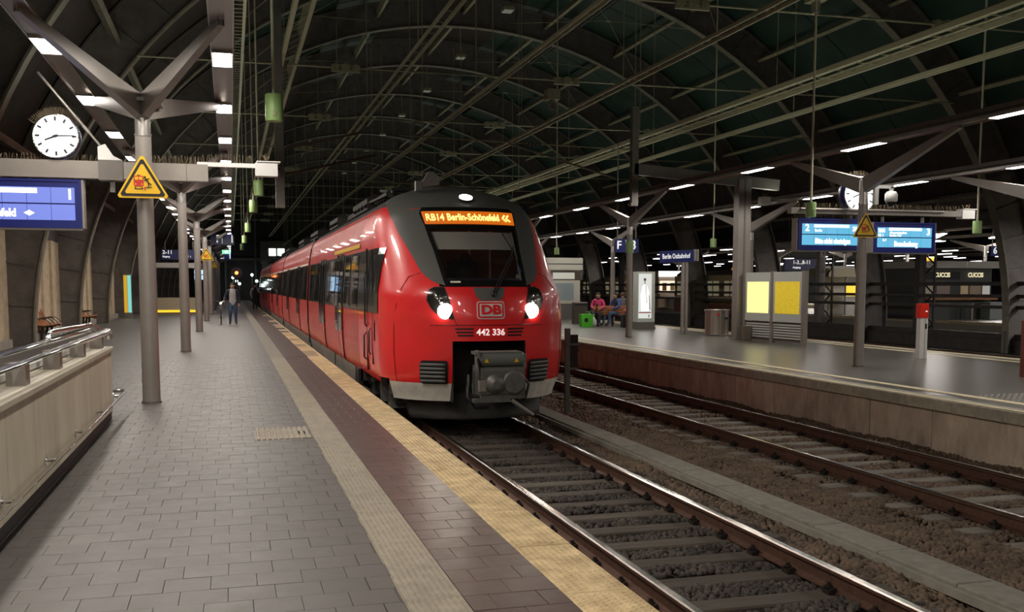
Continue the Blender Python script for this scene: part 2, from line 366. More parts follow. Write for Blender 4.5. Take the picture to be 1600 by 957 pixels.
# ---------------------------------------------------------------- island platform
tile_i = mat('dull_asphalt_floor', (.112, .110, .094), .29, 0, .08, .5)
fr = empty('floor', (0, 0, 0), kind='structure', label='grey worn floor of the island platform')
B().box(REDGE+.3, RFAR-.3, 4, 110, -.9, 0).make('slab', tile_i, fr)
cop = mat('pale_edge_slab', (.40, .37, .29), .75, 0, .25, 6, rnd=.08)
bandm = mat('faded_yellow_line', (.88, .76, .48), .7, 0, .3, 5, col2=(.62, .55, .38))
cpm = B().cbox(0, .38, .004, .996, -.16, .002, .01).mesh('edge_slab', cop)
for i in range(100):
    inst('edge_slab', cpm, fr, (REDGE-.05, 5+i, random.uniform(-.004, .004)))
    inst('edge_slab', cpm, fr, (RFAR-.33, 5+i, 0))
B().box(REDGE+.0, REDGE+.10, 4, 105, .003, .008).make('edge_line', bandm, fr); B().box(REDGE+.62, REDGE+.80, 4, 105, .001, .007).make('safety_line', bandm, fr)
B().box(RFAR-.85, RFAR-.7, 4, 105, .001, .007).make('safety_line', bandm, fr); B().box(RFAR-.12, RFAR-.02, 4, 105, .003, .008).make('edge_line', bandm, fr)
wl = empty('wall_platform', (0, 0, 0), kind='structure', label='stained concrete panel wall of the island platform')
pan = mat('stained_concrete_panel', (.76, .64, .50), .85, 0, .5, 2.4, col2=(.34, .27, .21), bump=.3, bscale=25, rnd=.12, stretch=(1, 1, .45), detail=8)
wpm = B().cbox(-.09, .09, .008, 1.492, -.70, 0, .01).mesh('panel', pan)
for i in range(55): inst('panel', wpm, wl, (REDGE+.12+random.uniform(-.008, .008), 5+1.5*i, -.17))
B().box(REDGE+.12, REDGE+.3, 4, 100, -.9, -.16).make('core', mat('dark_joint', (.03, .026, .022), .9), wl)
stud = B()
for i in range(9):
    for j in range(14): stud.lathe((REDGE+.88+i*.11, 11.2+j*.11, 0), [(.03, 0), (.02, .01)], 6)
sp_ = stud.make('studded_paving', mat('pale_studs', (.3, .29, .26), .7), None, label='field of round tactile studs at the right of the island platform', cat='tactile paving', kind='stuff')
# ---------------------------------------------------------------- hall: arched ribs, wall, roof
HX, HA, HB = 11.05, 16.3, 14.0
RIBS = [4.0+8.8*k for k in range(14)]
def ell(a, off=0.0, z0=0.0): return (HX-(HA+off)*math.cos(a), (HB+off)*math.sin(a)+z0)
A0, A1, NA = 0.0, PI, 64
def arc_strip(bb, o0, o1, y0, y1, a0=A0, a1=A1, n=NA, mi=0):          # solid between two offsets
    for i in range(n):
        a, c = a0+(a1-a0)*i/n, a0+(a1-a0)*(i+1)/n
        p = [ell(a, o0), ell(c, o0), ell(c, o1), ell(a, o1)]
        vs = [(x, y0, z) for x, z in p]+[(x, y1, z) for x, z in p]
        fs = [(0, 1, 2, 3), (7, 6, 5, 4), (0, 4, 5, 1), (3, 2, 6, 7)]
        if i == 0: fs.append((0, 3, 7, 4))
        if i == n-1: fs.append((1, 5, 6, 2))
        bb.add(vs, fs, mi)
    return bb
webm = arc_strip(B(), .03, 1.25, -.03, .03)
for i in range(1, 40):
    a = PI*i/40; p, q = ell(a, .05), ell(a, 1.2); webm.beam((p[0], -.06, p[1]), (q[0], -.06, q[1]), .05, .06)
webm = webm.mesh('web', darkst)
flm = arc_strip(B(), 0, .05, -.17, .17).mesh('inner_flange', flange); ofm = arc_strip(B(), 1.2, 1.27, -.2, .2).mesh('outer_flange', darkst)
# feet standing below platform level at the right side
ftm = B().box(HX+HA, HX+HA+1.25, -.03, .03, -.85, .0).box(HX+HA, HX+HA+.05, -.17, .17, -.85, 0).box(HX+HA+1.2, HX+HA+1.27, -.2, .2, -.85, 0).mesh('foot', darkst)
for k, y in enumerate(RIBS):
    r = empty('arch_rib', (0, y, 0), label='dark steel arch rib spanning the hall, %s from the camera' % ORD[k], cat='roof rib', group='arch ribs of the hall roof')
    inst('web', webm, r); inst('inner_flange', flm, r); inst('outer_flange', ofm, r); inst('foot', ftm, r)
# roof skin in panels
gpan = mat('dark_green_roof_glass', (.019, .052, .038), .5, 0, .35, .8)
bpan = mat('dark_brown_boarding', (.044, .035, .031), .8, 0, .3, 1.5)
ce = empty('ceiling', (0, 0, 0), kind='structure', label='dark panelled barrel roof')
NP = 18
def panel(i, j0, y0, y1):
    a0, a1 = PI*i/NP, PI*(i+1)/NP; bb = B(); n = 5
    for off in ((1.55 if 7 <= i <= 10 else 1.32),):
        arc_strip(bb, off, off+.06, y0, y1, a0, a1, n)
    return bb.mesh('panel', bpan if (i in (8, 9) or i < 5 or i > 14) else gpan)
PM = {}
for i in range(2, NP-2):
    PM[i, 0] = panel(i, 0, .06, 5.0); PM[i, 1] = panel(i, 1, 5.06, 8.74)
PD = [B() for _ in range(NP)]
for k, y in enumerate(RIBS[:-1]):
    for i in range(2, NP-2): inst('panel', PM[i, 0], ce, (0, y, 0)); inst('panel', PM[i, 1], ce, (0, y, 0))
# purlins running from rib to rib
for n_, i in enumerate([2, 3.5, 5, 6.3, 7.6, 9, 10.4, 11.7, 13, 14.5, 16]):
    a = PI*i/NP; bb = B(); nx, nz = -math.cos(a), math.sin(a)
    p = ell(a, .62); q = ell(a, .95); y, y2 = RIBS[0], RIBS[-1]
    bb.beam((p[0], y, p[1]), (p[0], y2, p[1]), .14, .03, up=(nx, 0, nz)); bb.beam(((p[0]+q[0])/2, y, (p[1]+q[1])/2), ((p[0]+q[0])/2, y2, (p[1]+q[1])/2), .03, .32, up=(nx, 0, nz))
    bb.make('purlin', olive if 2 < n_ < 10 else flange, label='olive purlin running along the roof, %s from the left wall' % ORD[n_], cat='purlin', group='roof purlins')
# wind bracing rods with hub discs, crown bays
for k in (1, 2, 3, 4, 5, 6):
    for s, ia in enumerate((6.3, 11)):
        y = RIBS[k]; y2 = RIBS[k+1]; a0, a1 = PI*(ia-1.2)/NP, PI*(ia+1.2)/NP; am = PI*ia/NP
        c = ell(am, .5); r = empty('brace_rods', (c[0], (y+y2)/2, c[1]), label='thin crossed brace rods in the %s roof bay, %s of the crown' % (ORD[k], ('left', 'right')[s]), cat='brace', group='crossed roof brace rods')
        for yy in (y, y2):
            for a in (a0, a1): e = ell(a, .5); B().cyl((0, 0, 0), (e[0]-c[0], yy-(y+y2)/2, e[1]-c[1]), .016, n=5).make('rod', olive, r)
        B().lathe((0, 0, -.03), [(.14, 0), (.14, .06)], 10).make('hub', olive, r)
# tie rods with turnbuckles across the hall
for k, y in enumerate(RIBS[1:12]):
    z = 8.0; x0 = HX-HA*math.sqrt(1-(z/HB)**2); r = empty('tie_rod', (0, y-.35, z), label='horizontal tie rod with turnbuckles across the hall, %s from the camera' % ORD[k], cat='tie rod', group='tie rods of the arches')
    B().cyl((x0, 0, 0), (2*HX-x0, 0, 0), .028, n=6).make('rod', olive, r)
    for x in (3.4, 10.2, 17.0):
        B().beam((x-.42, 0, .06), (x+.42, 0, .06), .08, .05).beam((x-.42, 0, -.1), (x+.42, 0, -.1), .08, .05).cyl((x-.3, -.06, 0), (x-.3, .06, 0), .11, n=8).cyl((x, -.06, 0), (x, .06, 0), .13, n=8).cyl((x+.3, -.06, 0), (x+.3, .06, 0), .11, n=8).make('turnbuckle', olive, r)
# crown lamps
for k in range(1, 12):
    y = RIBS[k]+1.5; r = empty('crown_lamp', (HX+.2, y, 12.9), label='small hanging lamp under the roof crown, %s from the camera' % ORD[k-1], cat='lamp', group='crown lamps')
    B().cyl((0, 0, .1), (0, 0, 2.0), .03, n=6).make('stem', olive, r); B().box(-.22, .22, -.3, .3, 0, .14).make('housing', olive, r); B().box(-.19, .19, -.26, .26, -.015, 0).make('lens', emat('dim_lamp_lens', (.9, .95, .75), .10), r)
# left wall: plastered bays behind the ribs
plast = mat('old_beige_plaster', (.70, .59, .41), .9, 0, .3, 3.2, col2=(.44, .37, .26), bump=.15, detail=8)
wleft = empty('wall_left', (0, 0, 0), kind='structure', label='beige plastered side wall behind the arch ribs')
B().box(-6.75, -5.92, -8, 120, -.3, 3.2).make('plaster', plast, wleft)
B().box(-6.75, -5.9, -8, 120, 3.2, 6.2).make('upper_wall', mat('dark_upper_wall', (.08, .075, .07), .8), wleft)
for y in RIBS:
    for dy in (2.0, 3.7, 5.4, 7.1): B().box(-5.92, -5.84, y+dy-.35, y+dy+.25, 0, 3.2).make('pilaster', plast, wleft)
    B().box(-5.92, -5.7, y+1, y+8, -.1, .22).make('plinth', conc, wleft)
    B().box(-6.5, -5.3, y-.05, y+.05, 1.36, 1.40).make('rail_bar', darkst, wleft)
# ---------------------------------------------------------------- right arcade between the halls
AX = HX+HA+.6
for k, y in enumerate([36.0, 43.4, 69.5, 78.5, 87, 96], 2):
    r = empty('arcade_column', (AX, y, -.85), label='slim steel arcade column between the ribs at right, %s from the camera' % ORD[k-2], cat='column', group='arcade columns')
    B().box(-.16, .16, -.16, .16, 0, 5.2).box(-.3, .3, -.3, .3, 0, .25).make('shaft', steel if k % 2 else arcade_steel, r)
    bb = B()
    for i in range(10):
        z0, z1 = 4.0+.27*i, 4.0+.27*(i+1); w0, w1 = .16+1.5*(i/10)**2, .16+1.5*((i+1)/10)**2
        bb.prism([(0, -w0, z0), (0, w0, z0), (0, w1, z1), (0, -w1, z1)], (.08, 0, 0))
    bb.make('haunch', arcade_steel, r)
    lat = B()
    for i in range(6):
        z = .3+.62*i; s = 1 if i % 2 else -1
        lat.beam((.35, -.45*s, z), (.35, .45*s, z+.62), .05, .05)
    lat.box(.32, .4, -.5, -.42, 0, 4).box(.32, .4, .42, .5, 0, 4).make('lattice', arcade_steel, r)
for i in range(4):
    z = (1.74, 1.27, .86, -.25)[i]; B().beam((AX-.1, 8, z), (AX-.1, 115, z), .18, (.15, .13, .13, .25)[i]).make('arcade_beam', arcade_steel, label='dark horizontal beam tying the arcade columns, %s from the top' % ORD[i], cat='beam')
B().box(AX-.2, AX+.8, 4, 115, 5.6, 8.2).make('wall_arcade', arcade_steel, kind='structure', label='dark steel plate wall above the arcade')
B().box(AX-.35, AX-.2, 8, 115, -.85, -.35).make('kerb', arcade_steel, kind='structure', label='low kerb along the foot of the arcade')
def nroof():
    bb = B(); cx = AX+.7+16.3
    for i in range(4, 20):
        a, c = PI*i/24, PI*(i+1)/24
        p = [(cx-16.8*math.cos(t), 12.6*math.sin(t)) for t in (a, c)]
        bb.add([(p[0][0], 4, p[0][1]), (p[1][0], 4, p[1][1]), (p[1][0], 120, p[1][1]), (p[0][0], 120, p[0][1])], [(0, 1, 2, 3)])
    bb.make('ceiling', bpan, kind='structure', label='dark roof of the neighbouring hall')
nroof()
B().box(58, 92, 4, 120, 7.4, 7.6).make('ceiling', bpan, kind='structure', label='dark flat roof over the farthest platforms')
# ---------------------------------------------------------------- hall end
endm = mat('night_end_wall', (.05, .046, .044), .8, 0, .3, .6)
B().box(-40, 70, 121, 121.5, -1, 26).make('wall_end', endm, kind='structure', label='dark glazed end of the hall in the distance')
for i in range(9):
    B().box(-4+3.4*i, -3.8+3.4*i, 120.7, 121, 0, 14).make('mullion', darkst, bpy.data.objects['wall_end'])
B().box(-40, 70, 120.7, 121, 4.6, 4.9).make('transom', darkst, bpy.data.objects['wall_end'])
B().box(-70, 90, -14, -13.8, -1, 26).make('wall_back', endm, kind='structure', label='dark end of the hall behind the camera')
# ---------------------------------------------------------------- near platform: stair parapet
pst = mat('beige_stone_panel', (.62, .56, .43), .65, 0, .12, 3, bump=.08, stretch=(1, 1, .25), rnd=.05)
capm = mat('pale_coping', (.52, .48, .38), .5, 0, .1, 5)
pa = empty('stair_parapet', (-1.45, 13.3, 0), label='low beige stone parapet around the stairs with chrome rails', cat='parapet')
for i in range(10):
    y1 = -i*1.02; B().cbox(-.10, 0, y1-1.012, y1-.004, .12, .86, .004).make('panel', pst, pa)
B().box(-.24, -.02, -10.2, 0, 0, .12).make('kickboard', black, pa)
B().box(-.26, -.10, -10.2, -.005, .1, .86).make('core', conc, pa)
B().cbox(-.28, .025, -10.2, .02, .86, .91, .012).make('coping', capm, pa)
B().box(-.30, -.24, -10.2, -.02, .93, .98).make('channel', white, pa)
for i in range(7): B().box(-.19, -.05, -.35-1.55*i-.10, -.35-1.55*i+.06, .91, 1.08).make('bracket', steel_l, pa)
for x, z in ((-.02, 1.10), (-.21, 1.14)):
    B().tube([(x, -10.2, z), (x, -.15, z), (x, -.02, z-.02), (x, .02, z-.08)], .043, 12).make('top_rail', chrome, pa)
B().tube([(-.21, -3.1, 1.14), (-.21, -3.08, 1.20), (-.2, -2.95, 1.22), (-.2, -.3, 1.19), (-.12, -.05, 1.12)], .028, 8).make('top_rail', chrome, pa)
lr = [(.09, -10.2, .28), (.09, .62, .28), (.06, .70, .28), (-.02, .72, .28), (-.06, .66, .28)]
B().tube(lr, .022, 10).make('hand_rail', chrome, pa)
for i in range(6):
    y = -.25-1.6*i+.3
    B().cyl((0, y, .28), (.075, y, .28), .015, n=8).cyl((0, y, .28), (.008, y, .28), .045, n=12).make('rail_bracket', chrome, pa)
# ---------------------------------------------------------------- light masts
def mast(x, y, zh, zb, r, arms, label):
    t = empty('light_mast', (x, y, 0), label=label, cat='mast')
    B().cyl((0, 0, 0), (0, 0, zh-.45), r, r*.88, n=20).make('pole', steel_l, t)
    B().cyl((0, 0, 0), (0, 0, .03), r*1.12, n=20).make('base_ring', steel, t)
    B().cyl((0, 0, zh-.45), (0, 0, zh+.02), r*.86, r*.82, n=20).cyl((0, 0, zh-.47), (0, 0, zh-.44), r*.95, n=20).make('head', alu, t)
    for dx, dy in arms:
        ln = math.hypot(dx, dy); ux, uy = dx/ln, dy/ln
        B().beam((ux*r*.5, uy*r*.5, zh-.08), (dx, dy, zb-.03), .13, .30, .08, .09).make('arm', steel_l, t)
        B().cyl((dx, dy, zb-.06), (dx, dy, zb+.06), .025, n=8).make('pin', chrome, t)
    B().prism([(-.26, -.3, zh+.02), (.26, -.3, zh+.02), (.26, .3, zh+.02), (-.26, .3, zh+.02)] if len(arms) == 4 else [(-.06, -.35, zh+.0), (.06, -.35, zh+.0), (.06, .35, zh+.0), (-.06, .35, zh+.0)], (0, 0, -.05)).make('gusset', steel, t)
    return t
ZL = 4.70
LX = (-.03, -2.16); MX = -1.12
for k in range(9):
    y = 15.0+11.55*k
    mast(MX, y, 4.2, ZL, .123, [(LX[0]-MX, -2.8), (LX[1]-MX, -2.8), (LX[0]-MX, 2.8), (LX[1]-MX, 2.8)], 'grey round mast with four spread arms on the near platform, %s from the camera' % ORD[k])
    if k == 0: pass
mast(MX, 3.45, 4.2, ZL, .123, [(LX[0]-MX, -2.8), (LX[1]-MX, -2.8), (LX[0]-MX, 2.8), (LX[1]-MX, 2.8)], 'grey round mast beside the stair parapet, nearest of all') if False else None
def light_band(x, z, y0, y1, ph, sp, ln, power, label, where, w=.26, nl=40, dirx=0):
    t = empty('light_band', (x, y0, z), label=label, cat='light band')
    n = 8; bb = B(); L = y1-y0
    for i in range(n):
        a, c = PI*i/n, PI*(i+1)/n
        p = [(-w/2*math.cos(q), .10*math.sin(q)) for q in (a, c)]
        bb.add([(p[0][0], 0, p[0][1]), (p[1][0], 0, p[1][1]), (p[1][0], L, p[1][1]), (p[0][0], L, p[0][1])], [(0, 1, 2, 3)], 0, True)
    bb.box(-w/2, w/2, 0, L, -.004, .004); bb.make('trunking', mat('satin_trunking', (.30, .27, .25), .3, .6, .08, 6), t)
    B().box(-w/2-.012, -w/2, 0, L, -.03, .03).box(w/2, w/2+.012, 0, L, -.03, .03).make('lip', alu, t)
    bm = B().box(-.035, .035, 0, L, .10, .18).make('spine', steel, t)
    y = ph; k = 0
    me = B().box(-w/2+.02, w/2-.02, -ln/2, ln/2, -.035, -.005).mesh('diffuser', lampm); hm = B().box(-w/2, w/2, -ln/2-.04, -ln/2, -.04, 0).box(-w/2, w/2, ln/2, ln/2+.04, -.04, 0).mesh('end_cap', alu)
    while y < y1-1 and k < nl:
        lab = 'lit strip lamp, %s, %s from the camera' % (where, ORD[k])
        o = empty('strip_lamp', (x, y, z), label=lab if y > 6 else 'lit strip lamp, %s, overhead or behind the camera' % where, cat='lamp', group='strip lamps of '+where)
        if y > 6: k += 1
        inst('diffuser', me, o); inst('end_cap', hm, o)
        if y < 62:
            ld = bpy.data.lights.new('strip', 'AREA'); ld.shape = 'RECTANGLE'; ld.size = w-.05; ld.size_y = ln; ld.energy = power; ld.color = (1, .91, .80)
            lo = bpy.data.objects.new('tube_light', ld); COL.objects.link(lo); lo.parent = o; lo.location = (0, 0, -.05)
            if False:
                lu = bpy.data.lights.new('roof_fill_area', 'AREA'); lu.shape = 'RECTANGLE'; lu.size = .2; lu.size_y = 2.5; lu.energy = ROOF_FILL_W; lu.color = (.95, 1, .80)
                lo = bpy.data.objects.new('roof_fill', lu); COL.objects.link(lo); lo.parent = o; lo.location = (0, 0, .24); lo.rotation_euler = (PI, 0, 0)
        y += sp
    for i in range(8):  # added fill lights aimed at the roof, not part of the fittings
        lu = bpy.data.lights.new('roof_fill_area', 'AREA'); lu.shape = 'RECTANGLE'; lu.size = .2; lu.size_y = 12; lu.energy = ROOF_FILL_W; lu.color = (.97, 1, .84)
        lo = bpy.data.objects.new('roof_fill', lu); COL.objects.link(lo); lo.parent = t; lo.location = (0, 8+14.5*i, .24); lo.rotation_euler = (PI, 0, 0)
light_band(LX[0], ZL, -13, 116, 14.2-3.85*7, 3.85, .85, LAMP_W, 'long grey light band above the near platform, on the track side', 'near platform track side band')
light_band(LX[1], ZL, -13, 116, 14.0-3.85*7, 3.85, .85, LAMP_W, 'long grey light band above the near platform, on the wall side', 'near platform wall side band')
# ---------------------------------------------------------------- bird spikes
spk = mat('spike_wire', (.24, .19, .12), .5, .4)
def spikes(x0, x1, y, z, n, h, parent, dirn=1):
    bb = B()
    for i in range(n):
        x = x0+(x1-x0)*i/n; dx, dy = random.uniform(-.03, .03), random.uniform(-.06, .06)
        bb.cyl((x, y, z), (x+dx, y+dy, z+dirn*h*random.uniform(.8, 1)), .0035, n=3, cap=False)
    return bb.make('bird_spikes', spk, parent, kind='stuff')
# ---------------------------------------------------------------- gantry beam with clock, board and camera (near platform)
GY = 15.32
gb = empty('sign_gantry', (-1.12, GY, 3.28), label='grey cross beam on the first mast carrying clock and blue board', cat='gantry')
B().box(-5, .85, -.09, .09, -.12, .12).make('beam', steel_l, gb); B().box(.55, .56, -.095, .095, -.125, .125).make('joint', steel, gb)
B().box(-.62, -.3, -.11, .11, -.14, .14).make('clamp', steel, gb)
B().prism([(-.62, -.1, .14), (-.30, -.1, .14), (-.42, -.1, .20), (-.52, -.1, .36), (-.62, -.1, .32)], (0, .04, 0)).make('bracket', white, gb)
B().cyl((-.56, -.08, .30), (-1.35, -.08, 1.30), .018, n=8).cyl((-.72, -.08, .50), (-.80, -.08, .60), .026, n=8).make('stay_rod', steel_l, gb)
B().box(.7, 1.6, -.03, .03, .10, .16).make('camera_arm', white, gb)
B().box(-.03, .03, -.03, .03, -.3, -.12, 0).make('bracket', steel, gb, (-.45, 0, 0))
spikes(-5, -.65, GY-GY, .12, 190, .1, gb); spikes(-.2, .8, 0, .12, 60, .13, gb); spikes(-5, -.75, 0, -.12, 200, .09, gb, -1); spikes(.8, 1.5, 0, .16, 26, .13, gb)
def cctv(loc, label):
    c = empty('security_camera', loc, PI/2, label=label, cat='camera')
    B().cbox(-.10, .10, -.16, .16, -.10, .10, .02).make('housing', white, c); B().cyl((0, -.16, 0), (0, -.19, 0), .06, n=12).make('lens', blackg, c); B().box(-.11, .11, -.2, .14, .10, .115).make('sunshield', white, c)
    spikes(-.1, .1, 0, .115, 14, .1, c); return c
cctv((.55, GY, 3.36), 'white boxy security camera on the arm above the train side')
# clocks
cface = emat('lit_clock_face', (.97, 1, 1), 2.2)
def clock(loc, r, hh, mm, label, rz=0):
    c = empty('station_clock', loc, rz, label=label, cat='clock')
    B().lathe((0, .11, 0), [(r*.98, 0), (r*1.05, .02), (r*1.05, .20), (r*.99, .22)], 40, axis='y').make('casing', blueframe, c)
    B().lathe((0, -.11, 0), [(r*.985, 0), (r*.985, .006)], 40, axis='y').make('face', cface, c)
    B().tube([(r*math.cos(2*PI*i/40), -.115, r*math.sin(2*PI*i/40)) for i in range(40)], .012, 6, closed=True).make('bezel', chrome, c)
    for i in range(12):
        a = 2*PI*i/12; s, q = math.sin(a), math.cos(a); B().beam((s*r*.70, -.122, q*r*.70), (s*r*.90, -.122, q*r*.90), .028, .006, up=(0, 1, 0)).make('hour_mark', black, c)
    tk = B()
    for i in range(60):
        if i % 5: a = 2*PI*i/60; s, q = math.sin(a), math.cos(a); tk.beam((s*r*.85, -.121, q*r*.85), (s*r*.9, -.121, q*r*.9), .006, .004, up=(0, 1, 0))
    tk.make('minute_marks', black, c)
    a = 2*PI*(hh/12+mm/720); B().beam((-math.sin(a)*r*.12, -.128, -math.cos(a)*r*.12), (math.sin(a)*r*.52, -.128, math.cos(a)*r*.52), .03, .006, .022, .006, up=(0, 1, 0)).make('hour_hand', black, c)
    a = 2*PI*mm/60; B().beam((-math.sin(a)*r*.14, -.134, -math.cos(a)*r*.14), (math.sin(a)*r*.8, -.134, math.cos(a)*r*.8), .024, .006, .014, .006, up=(0, 1, 0)).make('minute_hand', black, c)
    B().cyl((0, -.12, 0), (0, -.14, 0), .022, n=10).make('hub', black, c)
    sb = B()
    for i in range(28):
        a = -1.0+2.0*i/27; s, q = math.sin(a), math.cos(a)
        for yy in (-.06, .06): sb.cyl((s*r*1.04, yy, q*r*1.04), (s*(r*1.05+.10), yy+random.uniform(-.03, .03), q*(r*1.05+.10)), .0035, n=3, cap=False)
    sb.make('bird_spikes', spk, c, kind='stuff'); return c
ck = clock((-2.27, GY, 3.72), .295, 8, 14.5, 'round lit white clock standing on the near cross beam')
B().cyl((0, 0, -.32), (0, 0, -.24), .03, n=8).make('stand', steel, ck)
# departure boards
scr = emat('blue_lcd_panel', (.22, .30, .95), .85); scr2 = emat('cyan_lcd_panel', (.13, .55, .85), .9); lit = emat('lit_white_text', (1, 1, 1), 1.6)
def board(x0, x1, z0, z1, y, m, label, parent=None, depth=.22, rows=2, cols=5):
    t = empty('departure_board', ((x0+x1)/2, y, z0), label=label, cat='display'); w = (x1-x0)/2; h = z1-z0
    B().box(-w, w, 0, depth, 0, h).make('casing', blueframe, t)
    B().box(w, w+.03, .01, depth-.01, 0, h).box(-w-.03, -w, .01, depth-.01, 0, h).make('side_cover', steel_l, t); B().box(-w, w, 0, depth, -.025, 0).make('bottom_cover', steel_l, t)
    mx, mz = .085, .11; cw = (2*w-2*mx)/cols; ch = (h-2*mz)/rows
    for r in range(rows):
        for c in range(cols): B().box(-w+mx+c*cw+.003, -w+mx+(c+1)*cw-.003, -.004, 0, mz+r*ch+(.01 if r else 0), mz+(r+1)*ch-(0 if r else .01)).make('screen', m, t)
    B().box(-w, w, -.012, 0, 0, .03).box(-w, w, -.012, 0, h-.03, h).box(-w, -w+.04, -.012, 0, .03, h-.03).box(w-.04, w, -.012, 0, .03, h-.03).make('bezel', blueframe, t)
    return t
bd = board(-4.3, -1.97, 2.46, 3.13, GY-.12, scr, 'blue departure board hanging under the cross beam at the left edge', cols=7)
B().box(-.25, .60, -.008, -.004, .475, .545).make('text_bar', lit, bd)
text('platform_number', '1', .20, (.965, -.007, .46), lit, bd, bold=.006); text('destination', 'Flughafen Berlin-Schönefeld ✈'.replace('✈', ''), .15, (.36, -.007, .20), lit, bd, al='RIGHT', sx=.85, bold=.006)
text('route_text', 'Berlin Hbf', .12, (-.42, -.007, .44), lit, bd, al='RIGHT', sx=.8, bold=.004)
B().prism([(.42, -.007, .205), (.49, -.007, .245), (.56, -.007, .205), (.49, -.007, .165)], (0, -.003, 0)).make('aircraft_symbol', lit, bd)
for x in (-.9, .5): B().box(x-.02, x+.02, .08, .12, .67, .72).make('hanger', steel, bd)
# warning triangle with train and falling figure
def triangle(loc, s, label, detail=True):
    t = empty('warning_sign', loc, label=label, cat='sign'); h = s*.866
    def tri(k, y0, y1, m, nm):
        def c(i): a = PI/2+2*PI*i/3; return (math.cos(a)*s/math.sqrt(3)*k, math.sin(a)*s/math.sqrt(3)*k)
        pts = []
        for i in range(3):
            p, q, r = c(i), c(i-1), c((i+1) % 3); f = .06
            pts += [(p[0]+(q[0]-p[0])*f, y0, p[1]+(q[1]-p[1])*f), (p[0]+(r[0]-p[0])*f, y0, p[1]+(r[1]-p[1])*f)]
        B().prism(pts, (0, y1-y0, 0)).make(nm, m, t)
    tri(1, 0, .012, yellow, 'plate'); tri(.88, -.003, 0, black, 'border'); tri(.70, -.006, -.003, yellow, 'inner_field')
    if detail:
        k = s/.7; bb = B()
        bb.prism([(-.115*k, -.009, -.02*k), (-.105*k, -.009, -.045*k), (.005*k, -.009, -.045*k), (.015*k, -.009, -.02*k), (.015*k, -.009, .085*k), (.005*k, -.009, .1*k), (-.105*k, -.009, .1*k), (-.115*k, -.009, .085*k)], (0, .003, 0)); bb.make('train_symbol', redp, t)
        B().box(-.1*k, -.055*k, -.0115, -.009, .045*k, .085*k).box(-.045*k, 0, -.0115, -.009, .045*k, .085*k).cyl((-.09*k, -.0115, -.015*k), (-.09*k, -.009, -.015*k), .01*k, n=8).cyl((-.01*k, -.0115, -.015*k), (-.01*k, -.009, -.015*k), .01*k, n=8).make('train_windows', yellow, t)
        f = B(); y = -.0095
        for p, q, w in [((-.09, -.05), (-.1, -.08), .012), ((-.01, -.05), (0, -.08), .012), ((-.1, -.075), (0, -.075), .008), ((.04, .06), (.075, .01), .022), ((.075, .01), (.08, -.04), .016), ((.075, .01), (.115, -.02), .014), ((.045, .05), (.09, .065), .012), ((.04, .055), (.025, .03), .012), ((.04, -.055), (.12, -.055), .010), ((-.07, .11), (-.03, .11), .008)]:
            f.beam((p[0]*k, y, p[1]*k), (q[0]*k, y, q[1]*k), w*k, .004, up=(0, 1, 0))
        f.cyl((.032*k, y-.002, .08*k), (.032*k, y+.002, .08*k), .016*k, n=10).make('falling_figure', black, t); B().box(.02*k, .035*k, -.011, -.008, -.095*k, -.05*k).make('edge_symbol', redp, t)
    B().box(-.03, .03, .012, .05, -.12*s, .12*s).make('bracket', steel, t); return t
triangle((-1.13, 14.81, 3.07), .70, 'large yellow warning triangle on the first mast')
triangle((-1.05, 49.4, 3.05), .70, 'small looking yellow warning triangle further down the mast row')
triangle((-1.05, 72.6, 3.05), .70, 'tiny distant yellow warning triangle far down the mast row', False)
# speakers on hanging poles
def speaker(loc, top, label, r=.13, h=.40):
    t = empty('hanging_speaker', loc, label=label, cat='loudspeaker')
    B().lathe((0, 0, 0), [(r*.94, 0), (r, .02), (r, h-.02), (r*.94, h)], 20).make('can', green, t); B().cyl((0, 0, h), (0, 0, top-loc[2]), .024, n=8).make('pole', mat('pale_olive_pole', (.50, .49, .36), .45), t); B().box(-.02, .02, -r-.012, -r+.01, .06, .14).make('latch', olive, t)
    return t
for k, (x, y, z) in enumerate([(.70, 15.8, 4.14), (.78, 27.4, 4.02), (.78, 33.6, 4.02), (.80, 45.5, 4.0), (.80, 57, 4.0), (.80, 68.5, 4.0)]):
    speaker((x, y, z), 11.6, 'pale green cylinder speaker hanging over the near platform edge, %s from the camera' % ORD[k])
# hanging catenary post on the left
hp = empty('drop_post', (1.36, 28, 3.76), label='dark drop post hanging from the roof left of the train', cat='post')
B().box(-.12, .12, -.12, .12, 0, 7.5).make('post', darkst, hp); B().box(-.11, .11, -.13, -.11, 0, 2.0).make('cover', steel, hp); B().beam((.2, 0, 1.6), (2.2, 0, 2.1), .06, .06).cyl((.15, 0, .9), (2.6, 0, 1.5), .035, n=8).make('cantilever', mat('brown_insulated_arm', (.10, .06, .045), .5), hp)
# ---------------------------------------------------------------- benches in the wall bays
wood = mat('warm_bench_slat', (.42, .17, .07), .45, 0, .2, 6, stretch=(1, .1, 1))
def bench(loc, rz, L, label):
    t = empty('bench', loc, rz, label=label, cat='bench')
    for i in range(5): B().box(-L/2, L/2, .02+i*.095, .02+i*.095+.085, .42+.012*abs(i-2), .45+.012*abs(i-2)).make('seat_slat', wood, t)
    for i in range(4): B().beam((-L/2, .50+.035*i, .52+.095*i), (L/2, .50+.035*i, .52+.095*i), .03, .085).make('back_slat', wood, t)
    for x in (-L/2+.15, 0, L/2-.15):
        B().beam((x, .05, .40), (x, .52, .42), .05, .05).beam((x, .48, .42), (x, .64, .92), .05, .04).beam((x, .3, .40), (x, .35, 0), .07, .07).make('frame', black, t)
    for x in (-L/2+.03, -L/6, L/6, L/2-.03): B().tube([(x, .50, .60), (x, .42, .66), (x, .2, .64), (x, .05, .5), (x, .04, .44)], .014, 6).make('arm_rest', black, t)
    return t
